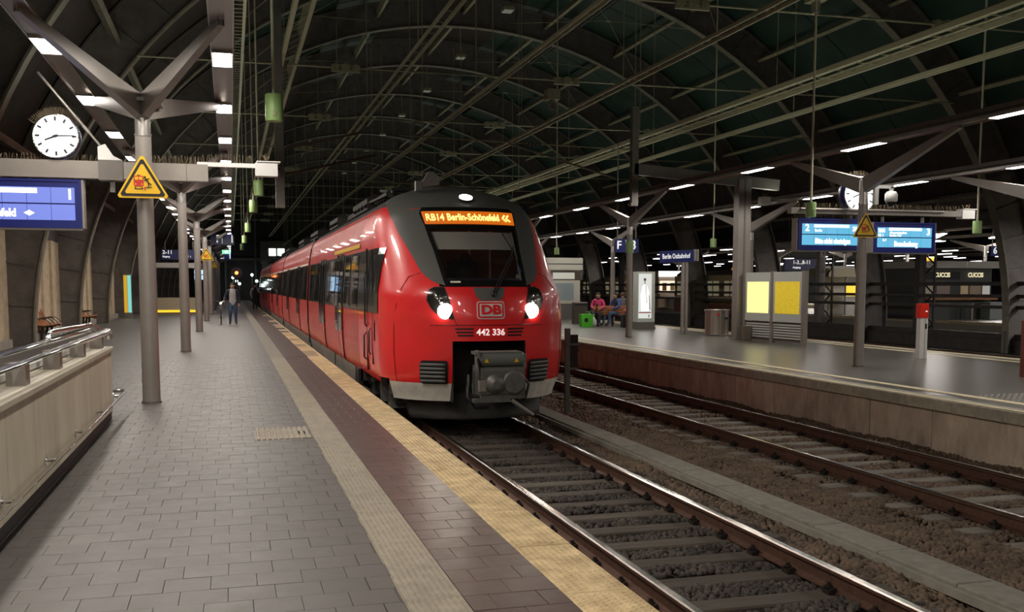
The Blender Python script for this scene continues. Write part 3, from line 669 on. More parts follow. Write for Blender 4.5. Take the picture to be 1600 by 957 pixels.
bench((-5.3, 34.4, 0), PI/2, 2.0, 'orange brown slatted bench in the wall bay nearest the parapet'); bench((-5.3, 43.4, 0), PI/2, 2.0, 'orange brown slatted bench in the next wall bay further back')
bs = empty('bay_sign', (-6.4, 34, 3.0), label='small blue and white lit sign in the wall bay under the board', cat='sign')
B().box(0, .35, -.06, .06, -.15, .35).make('box', blue, bs); B().box(.02, .28, -.065, -.06, -.1, .22).make('panel', lit, bs)
vm = empty('poster_case', (-5.05, 54.5, 0), label='narrow lit yellow and teal poster case in a far wall bay', cat='poster')
B().box(-.6, .6, -.1, .1, 0, 2.3).make('case', steel, vm); B().box(-.55, -.02, -.11, -.1, .3, 2.2).make('yellow_poster', emat('yellow_poster_light', (1, .55, .02), .6), vm); B().box(.02, .55, -.11, -.1, .3, 2.2).make('teal_poster', emat('teal_poster_light', (.3, .9, .8), .7), vm); vm.scale = (.32, 1, 1)
# ---------------------------------------------------------------- far end of the near platform
sh = empty('stair_entrance', (-3.0, 63.9, 0), label='beige stair parapet with yellow strip and white canopy far down the platform', cat='stair entrance')
B().box(-1.6, 1.3, 0, .2, .15, .95).make('parapet', mat('beige_board', (.42, .36, .25), .6), sh); B().box(-1.3, 1.2, -.03, 0, .06, .20).make('yellow_strip', emat('lit_yellow_strip', (1, .62, .02), 1.2), sh)
for x in (-1.7, 1.3): B().cyl((x, 0, 0), (x, 0, 1.05), .04, n=8).make('post', chrome, sh)
B().box(-1.4, 1.3, 0, 3, 2.75, 3.05).make('canopy', white, sh)
for x in (-1.3, 1.2): B().box(x-.05, x+.05, .1, .2, .95, 2.75).make('canopy_post', steel, sh)
def hsign(loc, w, h, parts, label, hl=.5):
    t = empty('hanging_sign', loc, label=label, cat='sign'); B().box(-w/2, w/2, 0, .15, 0, h).make('box', blue, t)
    for s, sz, x, z in parts: text('lettering', s, sz, (x, -.006, z), whitetxt, t, bold=.004)
    for x in (-w*.4, w*.4): B().cyl((x, .07, h), (x, .07, h+hl), .02, n=6).make('hanger', steel, t)
    return t
t = hsign((-.38, 60, 4.0), 1.3, .62, [('F', .62, -.36, .32), ('1', .62, .38, .32)], 'dark blue hanging sign with F and 1')
B().box(-.02, .0, -.006, 0, .08, .54).make('divider', whitetxt, t)
t = hsign((-.5, 95, 4.0), 1.3, .62, [('E', .6, -.36, .3), ('1', .6, .38, .3)], 'distant dark blue hanging sign with E and 1'); B().box(-.02, .0, -.006, 0, .08, .54).make('divider', whitetxt, t)
hsign((-2.75, 60, 3.15), 1.9, .55, [('2-11', .30, -.9, .40), ('Eingang', .13, -.9, .16), ('?  i', .16, .45, .16)], 'dark blue hanging sign reading 2-11 near the stair entrance')
es = empty('exit_sign', (-.25, 80, 4.1), label='small green and white lit exit sign past the masts', cat='sign'); B().box(-.3, .3, 0, .1, 0, .3).make('box', emat('exit_green', (.25, .9, .5), 1.2), es); B().box(-.1, .1, -.005, 0, .08, .22).make('symbol', lit, es); B().cyl((.2, .05, .3), (.2, .05, .62), .02, n=6).make('hanger', steel, es)
ib = empty('info_screen', (-1.9, 66, 2.0), label='two stacked small blue lit screens between the masts', cat='display'); B().box(-.3, .3, 0, .15, 0, .7).make('case', blue, ib); B().box(-.26, .26, -.01, 0, .38, .66).box(-.26, .26, -.01, 0, .05, .33).make('screen', emat('pale_blue_screen', (.45, .7, 1), 1.5), ib)
ss = empty('signal', (.6, 100, 2.9), label='round signal with an orange red light beyond the platform', cat='signal'); B().lathe((0, 0, 0), [(.55, 0), (.55, .1)], 20, axis='y').make('disc', darkst, ss); B().lathe((0, -.12, 0), [(.16, 0), (.16, .02)], 12, axis='y').make('lamp', emat('orange_signal', (1, .22, .05), 5), ss); B().cyl((0, .05, -2.9), (0, .05, 0), .07, n=8).make('pole', steel, ss)
for k, (x, y, z, c) in enumerate([(.35, 118, 3.4, 0), (.3, 118, 2.6, 0), (1.0, 118, 1.9, 0), (2.9, 118, 2.2, 0), (.2, 118, 1.5, 0), (3.6, 118, 2.6, 1), (4.6, 118, 2.9, 0), (6.2, 118, 2.8, 0), (.7, 118, 2.2, 1), (2.4, 118, 2.9, 0)]):
    o = empty('distant_lamp', (x, y, z), label='tiny distant white lamp at the hall end, %s counted from the left' % ORD[k], cat='lamp', group='distant lamps at the hall end'); B().ball((0, 0, 0), .16, n=8).make('globe', emat('distant_white', (.85, 1, .97), 6), o); B().cyl((0, .1, -z), (0, .1, 0), .03, n=6).make('pole', steel, o)
sb_ = empty('signal_box', (5.2, 119, 5.4), label='lit white window box high at the far hall end', cat='building'); B().box(-1.8, 1.8, 0, 1.5, -1.2, 1.4).box(-1.6, 1.6, .2, 1.5, -6.2, -1.2).make('wall', darkst, sb_)
for x in (-.85, .12): B().box(x, x+.8, -.03, 0, -.3, .55).make('window', emat('white_window', (.85, 1, .9), 1.8), sb_)
B().box(-.3, .9, -.03, 0, -1.0, -.75).make('window', emat('amber_window', (1, .6, .1), 1.5), sb_)
# ---------------------------------------------------------------- the red train
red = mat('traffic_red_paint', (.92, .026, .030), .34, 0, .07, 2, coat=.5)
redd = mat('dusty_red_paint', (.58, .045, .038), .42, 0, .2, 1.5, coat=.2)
gmask = mat('anthracite_paint', (.125, .128, .12), .38, 0, .05, 3)
roofm = mat('dark_train_roof', (.045, .043, .040), .6, 0, .2, 3)
wht = mat('pale_grey_paint', (.85, .81, .72), .45, 0, .15, 5)
skm = mat('dusty_grey_skirt', (.26, .235, .20), .6, 0, .25, 2.5)
wband = mat('dark_window_band', (.035, .035, .034), .12, 0, spec=.6)
wpane = mat('train_window_glass', (.022, .021, .019), .035, 0, spec=.8)
hous = mat('lamp_housing', (.02, .018, .017), .15)
undr = mat('underfloor_iron', (.028, .025, .023), .6, .3, .3, 8)
coupm = mat('grey_coupler_iron', (.17, .165, .15), .5, .5, .2, 12)
TR = empty('train', (T1, 15, GZ), label='red regional train with lit headlights standing at the near platform', cat='train')
TL = (0, -15, -GZ)
def tmk(b, name, m, parent=None, **k):
    return b.make(name, m, parent or TR, TL if parent is None else None, **k)
NT = np.array([(-.12, 1.40, 14.95, 1.3), (.2, 1.50, 14.80, 1.36), (.6, 1.53, 14.73, 1.40), (1.2, 1.53, 14.70, 1.42), (1.55, 1.515, 14.76, 1.47), (1.7, 1.495, 14.88, 1.55), (2.0, 1.48, 15.18, 1.55), (2.5, 1.44, 15.70, 1.45), (2.88, 1.36, 16.08, 1.35), (3.06, 1.22, 16.32, 1.25), (3.2, 1.04, 16.65, 1.15), (3.32, .77, 17.1, 1.0), (3.4, .47, 17.6, .8)])
_zz = np.linspace(-.12, 3.4, 177); _sm = []
for c in (1, 2, 3):
    v = np.interp(_zz, NT[:, 0], NT[:, c]); k = np.ones(9)/9; _sm.append(np.convolve(np.pad(v, 4, 'edge'), k, 'valid'))
def nw(z): return tuple(float(np.interp(z, _zz, a)) for a in _sm)
def S(th, z, off=0.0):
    w, yc, D = nw(z); p = Vector((w*math.sin(th), yc+D*(1-math.cos(th)), z))
    if not off: return p
    e = .01; a = S(th+e, z)-S(th-e, z); b = S(th, min(3.4, z+e))-S(th, max(-.12, z-e)); n = a.cross(b).normalized()
    return p+n*off
def patch(rows, off, nz=24, nt=16, thick=None, sg=1):
    """rows: (z, theta_left, theta_right) from bottom to top, laid on the nose surface"""
    bb = B(); zs = [r[0] for r in rows]
    def f(sgn):
        def g(u, v):
            z = zs[0]+(zs[-1]-zs[0])*v; a = float(np.interp(z, zs, [r[1] for r in rows])); c = float(np.interp(z, zs, [r[2] for r in rows]))
            return S(sgn*(a+(c-a)*u), z, off)
        return g
    bb.grid(f(sg), nt, nz, flip=(sg < 0))
    if thick:
        pass
    return bb
def solid(o, t=.012):
    m = o.modifiers.new('thickness', 'SOLIDIFY'); m.thickness = t; m.offset = -1; return o
# screen outline
SCR = [(1.645, .44), (1.75, .455), (2.2, .50), (2.6, .56), (2.85, .63), (2.94, .60)]
def scr_t(z): return float(np.interp(z, [a for a, _ in SCR], [c for _, c in SCR]))
zr = sorted(set([-.12, -.05, .02, .10, .165, .2] + [round(.26+.08*i, 3) for i in range(7)] + [.82] + [round(.9+.075*i, 3) for i in range(34)]))
zr = [z for z in zr if z < 3.4]+[3.4]
ths = [-PI/2+PI*i/56 for i in range(57)]; ths = sorted(set([round(t, 4) for t in ths if abs(abs(t)-.385) > .03]+[-.385, .385]))
nb = B(); gridv = [[S(t, z) for t in ths] for z in zr]
for j in range(len(zr)-1):
    for i in range(len(ths)-1):
        tm_, zm = (ths[i]+ths[i+1])/2, (zr[j]+zr[j+1])/2
        if abs(tm_) < .385 and zm < .82: continue
        if 1.68 < zm < 2.92 and abs(tm_) < scr_t(zm)+.035: continue
        if abs(tm_) > 1.22 and zm < .2: continue
        mi = 1 if zm < .175 else (2 if zm > 3.0 else 0)
        nb.add([gridv[j][i], gridv[j][i+1], gridv[j+1][i+1], gridv[j+1][i]], [(0, 1, 2, 3)], mi, True)
YB = 18.6
for s in (-1, 1):
    for j in range(len(zr)-1):
        zm = (zr[j]+zr[j+1])/2
        if zm < .1: continue
        p, q = gridv[j][-1 if s > 0 else 0], gridv[j+1][-1 if s > 0 else 0]
        nb.add([p, (p[0], YB, p[2]), (q[0], YB, q[2]), q], [(0, 1, 2, 3)], 2 if zm > 2.98 else 0, True)
top = gridv[-1]; h = len(top)//2
for i in range(h): nb.add([top[i], top[i+1], top[-2-i], top[-1-i]], [(0, 1, 2, 3)], 2)
nb.add([top[0], (top[0][0], YB, 3.4), (top[-1][0], YB, 3.4), top[-1]], [(0, 1, 2, 3)], 2)
me_n = tmk(nb, 'nose_shell', [red, wht, roofm])
me_n.data.validate()
# weld so the paint shades smoothly
import bmesh
bm_ = bmesh.new(); bm_.from_mesh(me_n.data); bmesh.ops.remove_doubles(bm_, verts=bm_.verts, dist=.0005); bmesh.ops.recalc_face_normals(bm_, faces=bm_.faces); bm_.to_mesh(me_n.data); bm_.free()
# coupler recess
rc = B(); rc.grid(lambda u, v: (-.57+1.14*u, 15.6, -.12+.94*v), 1, 1); 
for s in (-1, 1): rc.grid(lambda u, v, s=s: (s*.57, 14.8+.8*u, -.12+.94*v), 1, 1)
rc.grid(lambda u, v: (-.57+1.14*u, 14.8+.8*v, .82), 1, 1)
tmk(rc, 'coupler_recess', undr)
# mask around the screen
MK = [(1.66, .40), (1.685, .50), (1.72, .565), (1.80, .64), (1.89, .69), (2.13, .765), (2.4, .87), (2.7, 1.0), (2.9, 1.13), (3.0, 1.25), (3.06, 1.40), (3.12, 1.56)]
for sgn_ in (1, -1): tmk(patch([(z, scr_t(z)-.005 if z < 2.94 else 0, max(t, scr_t(z)+.002 if z < 2.94 else t)) for z, t in sorted(set(MK+[(z, float(np.interp(z, [a for a, _ in MK], [c for _, c in MK]))) for z, _ in SCR if z > 1.66]+[(2.945, 1.175), (2.95, 1.18)])) if z <= 2.94], .006, 40, 12, sg=sgn_), 'front_mask', gmask)
tmk(patch([(2.94, -1.17, 1.17), (3.0, -1.25, 1.25), (3.06, -1.40, 1.40), (3.12, -1.56, 1.56), (3.39, -1.56, 1.56)], .006, 20, 40), 'front_mask', gmask)
# cab interior behind the screen
ci = mat('cab_lining', (.16, .145, .11), .8); 
tmk(B().box(-1.1, 1.1, 17.0, 17.05, 1.5, 3.0), 'cab_rear_wall', ci); tmk(B().box(-.95, .95, 15.5, 17.0, 1.45, 1.56).box(-.50, .50, 15.05, 15.5, 1.45, 1.60).box(-.85, .85, 15.3, 15.75, 1.5, 1.78), 'dashboard', mat('dark_violet_dash', (.035, .03, .055), .7))
tmk(B().box(-.5, -.47, 16.95, 17, 1.6, 2.4).box(.18, .22, 16.95, 17, 1.6, 2.6).box(.55, .58, 16.95, 17, 1.6, 2.6), 'cab_door_frame', wht)
se = tmk(B().cbox(-.3, .2, 16.35, 16.5, 1.5, 2.1, .05), 'driver_seat', black); tmk(B().ball((-.05, 16.2, 2.08), .1, .11, .14).ball((-.05, 16.22, 1.72), .22, .14, .28), 'driver', mat('dark_uniform', (.03, .028, .03), .9), label='driver in dark clothing behind the windscreen')
tmk(patch([(2.27, -.49, .46), (2.56, -.53, .50)], -.05, 6, 16), 'sun_blind', mat('grey_blind', (.62, .62, .56), .8))
tmk(B().box(.62, .72, 15.45, 15.47, 1.85, 1.98), 'blue_card', mat('blue_card', (.02, .10, .5), .5)); tmk(B().box(.6, .76, 15.42, 15.44, 1.74, 1.84), 'notice_card', white)
solid(tmk(patch([(z, -t, t) for z, t in SCR], .004, 30, 24), 'windscreen', glass('tinted_windscreen', (.012, .011, .012), .22)))
bl = [(z, t-.045, t) for z, t in SCR]
for sgn_ in (1, -1): tmk(patch(bl, .008, 24, 3, sg=sgn_), 'screen_border', blackg)
tmk(patch([(1.645, -.44, .44), (1.74, -.455, .455)], .008, 3, 20), 'screen_border', blackg); tmk(patch([(2.575, -.55, .55), (2.63, -.56, .56)], .008, 3, 20), 'screen_border', blackg); tmk(patch([(2.88, -.62, .62), (2.94, -.60, .60)], .008, 3, 20), 'screen_border', blackg)
def surf_text(name, s, size, zc, m, off, sx=1.0, bold=0.0, u0=0.0, fit=None):
    o = text(name, s, size, (0, 0, 0), m, TR, rot=(0, 0, 0), ext=.003, al='CENTER', bold=bold); o.location = TL
    if fit:
        xs = [v.co.x for v in o.data.vertices]; c0 = (max(xs)+min(xs))/2; k0 = fit/(max(xs)-min(xs))
        for v in o.data.vertices: v.co.x = (v.co.x-c0)*k0/sx
    for v in o.data.vertices:
        x, y, zz = v.co; z = zc+y*.80; w = nw(z)[0]; v.co = S(math.asin(max(-1, min(1, (u0+x*sx)/w))), z, off+zz)
    return o
dsp = tmk(patch([(2.645, -.555, .555), (2.865, -.60, .60)], .012, 6, 24), 'destination_display', emat('amber_display', (1, .20, .004), .62))
amb = emat('amber_leds', (1, .62, .12), 4.0)
surf_text('line_lettering', 'RB14', .20, 2.752, amb, .018, sx=.70, bold=.001, u0=-.575, fit=.27)
surf_text('display_lettering', 'Berlin-Schönefeld', .20, 2.755, amb, .018, sx=.70, bold=.001, u0=.04, fit=.86)
ab = B()
for x in (.53, .60):
    for d in (-1, 1): ab.prism([S(math.asin(x/1.4), 2.755, .02), S(math.asin((x+.06)/1.4), 2.755+d*.06, .02), S(math.asin((x+.085)/1.4), 2.755+d*.05, .02), S(math.asin((x+.03)/1.4), 2.755, .02)], (0, -.004, 0))
tmk(ab, 'arrow_symbol', amb)
ln_ = mat('dark_cab_lining', (.035, .034, .033), .8)
for s in (1, -1): tmk(patch([(1.60, s*.40, s*1.35), (2.94, s*.58, s*1.35)], -.07, 12, 10), 'cab_lining', ln_)
tmk(patch([(1.76, .395, .42), (2.56, .475, .50)], -.03, 8, 2), 'cab_pillar', wht); tmk(patch([(1.70, -.385, -.28), (1.725, -.385, -.28)], .012, 1, 4), 'notice_strip', wht)
# lamps
HLR = [(1.165, .375, .41), (1.185, .378, .47), (1.24, .39, .55), (1.33, .405, .615), (1.44, .425, .645), (1.55, .447, .64), (1.60, .455, .61), (1.63, .462, .57)]
beam_m = emat('headlight_glow', (1, .93, .80), 14.0)
for s in (1, -1):
    ho = tmk(patch([(z, s*a, s*c) for z, a, c in HLR], .010, 16, 8), 'headlight', hous)
    q = S(s*.455, 1.275, .012); B().ball(q, .125, .05, .12, n=16).make('main_beam', beam_m, ho)
    q = S(s*.53, 1.50, .012); B().ball(q, .06, .03, .05, n=12).make('reflector', chrome, ho); q = S(s*.50, 1.42, .012); B().ball(q, .045, .03, .04, n=12).make('reflector', chrome, ho)
    ld = bpy.data.lights.new('headlight', 'SPOT'); ld.energy = 60; ld.spot_size = 1.3; ld.spot_blend = .6; ld.color = (1, .9, .75); ld.shadow_soft_size = .1
    lo = bpy.data.objects.new('headlight_beam', ld); COL.objects.link(lo); lo.parent = ho; p = S(s*.455, 1.275, .12); lo.location = p; lo.rotation_euler = Vector((-.10*0, -1, -.14)).to_track_quat('-Z', 'Y').to_euler()
    tl = patch([(z, s*a, s*c) for z, a, c in [(HLR[0][0]-.012, .366, .40), (1.24, .378, .56), (1.44, .412, .66), (1.6, .445, .63), (1.645, .452, .56)]], .006, 12, 6); tmk(tl, 'headlight_trim', black)
q = S(0, 3.085, .02); tb = B(); n_ = (S(0, 3.085, .1)-S(0, 3.085)).normalized()
tb.cyl(q-n_*.03, q+n_*.02, .125, n=20); tmk(tb, 'lamp_ring', black); tb = B(); tb.cyl(q+n_*.0, q+n_*.035, .108, n=20); tmk(tb, 'top_headlight', emat('top_lamp_glow', (1, .96, .9), 14))
# grilles, vents, numbers, emblem
for s in (1, -1):
    g = tmk(patch([(.165, s*.44, s*.71), (.20, s*.43, s*.74), (.49, s*.43, s*.74), (.525, s*.44, s*.71)], .02, 8, 8), 'grille', black)
    for i in range(5):
        z = .20+.062*i; sl = patch([(z, s*.45, s*.72), (z+.042, s*.45, s*.72)], .05, 2, 6); solid(sl.make('slat', gmask, g), .02)
    for i in range(3): tmk(patch([(.895+.05*i, s*(.175+.0), s*(.335+.012*i)), (.92+.05*i, s*.175, s*(.335+.012*i))], .006, 1, 6), 'vent_slot', black)
    sm_ = [S(s*t, z, .002) for t, z in [(.70, 1.86), (.85, 1.80), (.97, 1.62), (1.06, 1.35), (1.10, 1.0), (1.10, .6), (1.09, .3), (1.08, .17)]]; tmk(B().tube(sm_, .007, 5), 'panel_seam', black)
    tmk(B().tube([S(s*t, z, .002) for t, z in [(.455, 1.64), (.42, 1.4), (.36, 1.12), (.34, 1.06)]], .005, 5), 'panel_seam', mat('dark_red_seam', (.12, .005, .006), .5))
tmk(B().tube([S(t, 1.065, .002) for t in [-.62+.062*i for i in range(21)]], .006, 5), 'panel_seam', MATS['dark_red_seam'])
tmk(patch([(1.44, -.10, .10), (1.47, -.135, .135), (1.63, -.165, .165)], .008, 4, 10), 'wiper_panel', gmask)
surf_text('fleet_number', '442 336', .17, .953, whitetxt, .006, sx=.80, bold=.003)
def rrect(w, h, zc, off, m, nm, r=.03):
    pts = []
    for cx, cz, a0 in ((w-r, h-r, 0), (-w+r, h-r, PI/2), (-w+r, -h+r, PI), (w-r, -h+r, 1.5*PI)):
        for i in range(5): a = a0+PI/2*i/4; pts.append((cx+r*math.cos(a), zc+cz+r*math.sin(a)))
    bb = B(); bb.prism([S(math.asin(x/1.51), z, off) for x, z in pts], (0, -.004, 0)); return tmk(bb, nm, m)
lw = mat('emblem_white', (.80, .76, .74), .4)
rrect(.215, .135, 1.292, .008, lw, 'emblem_frame', .045); rrect(.198, .118, 1.292, .013, red, 'emblem_frame', .035); rrect(.172, .094, 1.292, .018, lw, 'emblem_frame', .012); surf_text('emblem_letters', 'DB', .235, 1.29, red, .026, sx=1.02, bold=.010)
# wiper
wp = B(); wp.tube([S(.02, 1.52, .03), S(.13, 1.75, .05), S(.33, 2.1, .05), S(.40, 2.25, .04)], .012, 6).tube([S(.05, 1.52, .03), S(.16, 1.75, .05), S(.35, 2.08, .05)], .009, 6).tube([S(.31, 2.48, .035), S(.38, 2.2, .04), S(.41, 1.85, .035)], .011, 6).ball(S(.03, 1.52, .03), .04); tmk(wp, 'wiper', black)
# plough
def plo(u, v):
    th = -1.25+2.5*u; w = 1.22-.10*v; yc = 15.45-.26*v; D = .8
    return (w*math.sin(th), yc+D*(1-math.cos(th)), -.02-.42*v)
solid(tmk(B().grid(plo, 30, 6), 'plough', mat('dusty_plough', (.042, .040, .036), .7, 0, .3, 4)), .03)
# coupler
cu = tmk(B().box(-.34, .32, 13.95, 14.5, .02, .48).cbox(-.36, .30, 13.92, 14.1, .10, .46, .02), 'coupler', coupm)
B().cyl((-.37, 14.1, .58), (.33, 14.1, .58), .105, n=16).box(-.40, .30, 14.05, 14.35, .66, .70).box(-.38, -.34, 14.0, 14.2, .45, .72).box(.31, .35, 14.0, 14.2, .45, .66).make('cover_roll', mat('grey_green_cover', (.13, .14, .125), .5), cu)
B().lathe((-.14, 13.92, .24), [(.15, 0), (.12, .06), (.06, .09)], 16, axis='y').make('cone', coupm, cu); B().lathe((.14, 13.915, .26), [(.15, 0), (.15, .005)], 16, axis='y').make('funnel', black, cu); B().lathe((.14, 13.92, .26), [(.17, 0), (.17, .03), (.14, .03)], 16, axis='y').make('funnel_rim', coupm, cu)
for x in (-.25, .20): B().prism([(x-.035, 13.993, .55), (x+.035, 13.993, .55), (x, 13.993, .61)], (0, -.004, 0)).make('warning_mark', yellow, cu)
B().box(-.45, .1, 13.95, 14.1, -.03, .02).make('step', coupm, cu); B().cyl((.10, 13.9, .0), (.42, 13.85, -.22), .03, .022, n=10).make('lever', steel_l, cu); B().box(-.38, -.28, 13.9, 14.0, .14, .3).make('valve', steel_l, cu)
for k, pts in enumerate([[(-.45, 14.3, .35), (-.52, 14.1, .05), (-.40, 14.1, -.12), (-.15, 14.3, -.14)], [(-.4, 14.2, .4), (-.45, 14.0, .1), (-.36, 13.98, .05)], [(-.34, 14.0, .5), (-.4, 13.95, .62), (-.36, 13.95, .3)], [(.36, 14.3, .4), (.45, 14.2, .2), (.38, 14.2, -.05)]]): B().tube(pts, .022, 8).make('hose', black, cu)
B().cyl((-.05, 14.4, .25), (-.05, 15.5, .25), .12, n=12).make('drawbar', undr, cu)
# bogie at the front, under the cab
def bogie(y):
    g = tmk(B().box(-1.1, 1.1, y-1.3, y+1.3, -.2, -.05), 'bogie', undr)
    for dy in (-1.1, 1.1):
        for s in (-1, 1):
            B().lathe((s*.75-.06 if s < 0 else s*.75+.06-.12, y+dy, -.12), [(.40, 0), (.42, .02), (.42, .12), (.1, .13)], 24, axis='x').make('wheel', undr, g)
    for s in (-1, 1):
        B().beam((s*1.15, y-1.5, -.15), (s*1.15, y+1.5, -.15), .18, .22).make('side_frame', undr, g)
        for dy in (-1.1, 1.1): B().box(s*1.15-.14, s*1.15+.14, y+dy-.16, y+dy+.16, -.36, .02).cyl((s*1.25, y+dy-.3, -.1), (s*1.25, y+dy-.3, .2), .09, n=10).make('axle_box', coupm, g)
        B().cyl((s*1.32, y+.1, .05), (s*1.32, y+1.0, .1), .08, n=10).box(s*1.32-.05, s*1.32+.05, y-.75, y-.6, -.3, .2).make('damper', coupm, g)
    return g
bogie(17.6)
# cars
def sidewall(bb, y0, y1, zs, off, mi=0, sides=(-1, 1), mf=None):
    for s in sides:
        for a, c in zip(zs[:-1], zs[1:]):
            w0, w1 = nw(a)[0]+off, nw(c)[0]+off
            bb.add([(s*w0, y0, a), (s*w0, y1, a), (s*w1, y1, c), (s*w1, y0, c)], [(0, 1, 2, 3) if s < 0 else (3, 2, 1, 0)], mf((a+c)/2) if mf else mi, True)
    return bb
def strip(y0, y1, z0, z1, off, name, m, parent=None, side=-1, n=12):
    bb = sidewall(B(), y0, y1, [z0+(z1-z0)*i/n for i in range(n+1)], off, sides=(side,)); return tmk(bb, name, m, parent)
zc_ = [.1+.1*i for i in range(33)]+[3.39]
def car(y0, y1, first=False, last=False):
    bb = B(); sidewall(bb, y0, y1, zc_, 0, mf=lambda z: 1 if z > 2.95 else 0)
    bb.add([(-nw(3.39)[0], y0, 3.39), (nw(3.39)[0], y0, 3.39), (nw(3.39)[0], y1, 3.39), (-nw(3.39)[0], y1, 3.39)], [(0, 1, 2, 3)], 1)
    for y in (y0, y1):
        bb.add([(-1.5, y, -.1), (1.5, y, -.1), (1.44, y, 2.5), (.8, y, 3.3), (-.8, y, 3.3), (-1.44, y, 2.5)], [tuple(range(6))], 1)
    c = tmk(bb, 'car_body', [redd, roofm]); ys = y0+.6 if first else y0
    sk = B()
    for s in (-1, 1): sk.add([(s*1.40, ys, -.40), (s*1.40, y1, -.40), (s*1.485, y1, .1), (s*1.485, ys, .1)], [(0, 1, 2, 3)], 0); 
    tmk(sk.box(-1.38, 1.38, ys, y1, -.40, -.36), 'skirt', skm)
    return c
cars = [(YB, 31.0), (31.5, 46.9), (47.4, 62.8), (63.3, 84.5)]
for k, (a, c) in enumerate(cars):
    car(a, c, k == 0)
    if k: tmk(B().box(-1.3, 1.3, a-.5, a, -.1, 3.1), 'bellows', black)
    # window bands and panes, platform side and far side
    b0 = 15.75 if k == 0 else a+.15; b1 = c-.25
    if k == 0:
        bb = B(); nb_ = 10
        for i in range(nb_):
            z0, z1 = 1.22+1.06*i/nb_, 1.22+1.06*(i+1)/nb_
            f0, f1 = 16.05+.25*(z0-1.22)*1.1, 16.05+.25*(z1-1.22)*1.1
            def wall(y, z):
                w, yc, D = nw(z)
                if y >= yc+D: return (-(w+.014), y, z)
                cth = 1-(y-yc)/D; th = -math.acos(max(-1, min(1, cth))); return tuple(S(th, z, .014))
            m_ = 10; yl0 = [f0+(18.6-f0)*j/m_ for j in range(m_+1)]; yl1 = [f1+(18.6-f1)*j/m_ for j in range(m_+1)]
            for j in range(m_): bb.add([wall(yl0[j], z0), wall(yl0[j+1], z0), wall(yl1[j+1], z1), wall(yl1[j], z1)], [(0, 1, 2, 3)], 0, True)
        sidewall(bb, 18.6, b1, [1.22+1.06*i/12 for i in range(13)], .014, sides=(-1,)); bandp = tmk(bb, 'window_band', wband)
        panes = [(16.75, 17.35, 0), (17.7, 18.5, 1), (18.75, 19.9, 0), (20.1, 21.0, 0), (21.3, 22.0, 2), (22.05, 22.75, 2), (23.0, 24.2, 0), (24.35, 25.1, 0), (25.5, 26.2, 2), (26.25, 26.95, 2), (27.3, 28.6, 0), (28.9, 30.3, 0)]
    else:
        bandp = strip(b0, b1, 1.22, 2.28, .014, 'window_band', wband); panes = []; y = b0+.3; i = 0
        while y < b1-1.5:
            if i % 4 == 2: panes += [(y, y+.68, 2), (y+.72, y+1.4, 2)]; y += 1.65
            else: panes.append((y, y+1.35, 0)); y += 1.6
            i += 1
    for y0, y1, kind in panes:
        if kind == 2:
            bb = sidewall(B(), y0, y1, [.11+.111*q for q in range(21)], .022, sides=(-1,), mf=lambda z: 1 if z > 1.2 else 0); d = tmk(bb, 'door', [redd, wband]); bb = sidewall(B(), y0+.08, y1-.08, [.7+.1*q for q in range(16)], .030, sides=(-1,)); bb.make('door_window', wpane, d)
            bb = sidewall(B(), y0-.015, y0+.02, [.11+.111*q for q in range(21)], .034, sides=(-1,)); bb.make('door_edge', alu, d)
        elif y0 < YB: pass
        else:
            p = strip(y0, y1, 1.27, 2.23, .020, 'window_pane', wpane); sidewall(B(), y1-.01, y1+.05, [1.22+.106*q for q in range(11)], .026, sides=(-1,)).make('pillar', black, p)
    if k: strip(b0, b1, 2.30, 2.36, .010, 'trim_strip', wht)
strip(18.8, 23.5, 2.36, 2.44, .014, 'first_class_stripe', yellow); strip(64, 84, 2.37, 2.45, .014, 'first_class_stripe', yellow)
# cab door rails, slots and lower lockers
hb = tmk(B().tube([(-1.53, 17.45, 1.9), (-1.56, 17.45, 1.8), (-1.56, 17.45, 1.0), (-1.53, 17.45, .95)], .014, 6).tube([(-1.53, 16.95, .95), (-1.56, 16.95, .9), (-1.56, 16.95, .55), (-1.53, 16.95, .5)], .014, 6).tube([(-1.53, 17.5, .85), (-1.57, 17.5, .8), (-1.57, 17.5, .42), (-1.53, 17.5, .38)], .016, 6), 'grab_rail', black)
tmk(B().box(-1.535, -1.50, 17.40, 17.42, .2, 2.3).box(-1.535, -1.50, 16.72, 16.74, .35, 2.25), 'door_seam', black)
tmk(B().box(-1.53, -1.50, 16.4, 16.55, .75, 1.1), 'red_recess', mat('deep_red', (.25, .01, .012), .5))
tmk(B().box(-1.62, -1.35, 24.8, 26.9, -.36, -.30), 'door_step', steel); tmk(B().box(-1.5, -1.49, 19.3, 19.32, -.38, .1).box(-1.5, -1.485, 23.4, 23.44, -.38, .1), 'skirt_seam', black)
o = text('side_lettering', 'regio', .22, (-1.53, 22.9, .75), mat('faded_white_print', (.62, .45, .42), .6), TR, rot=(PI/2, 0, -PI/2), sx=1); o.location = (-1.515, 22.9-15, .75-GZ)
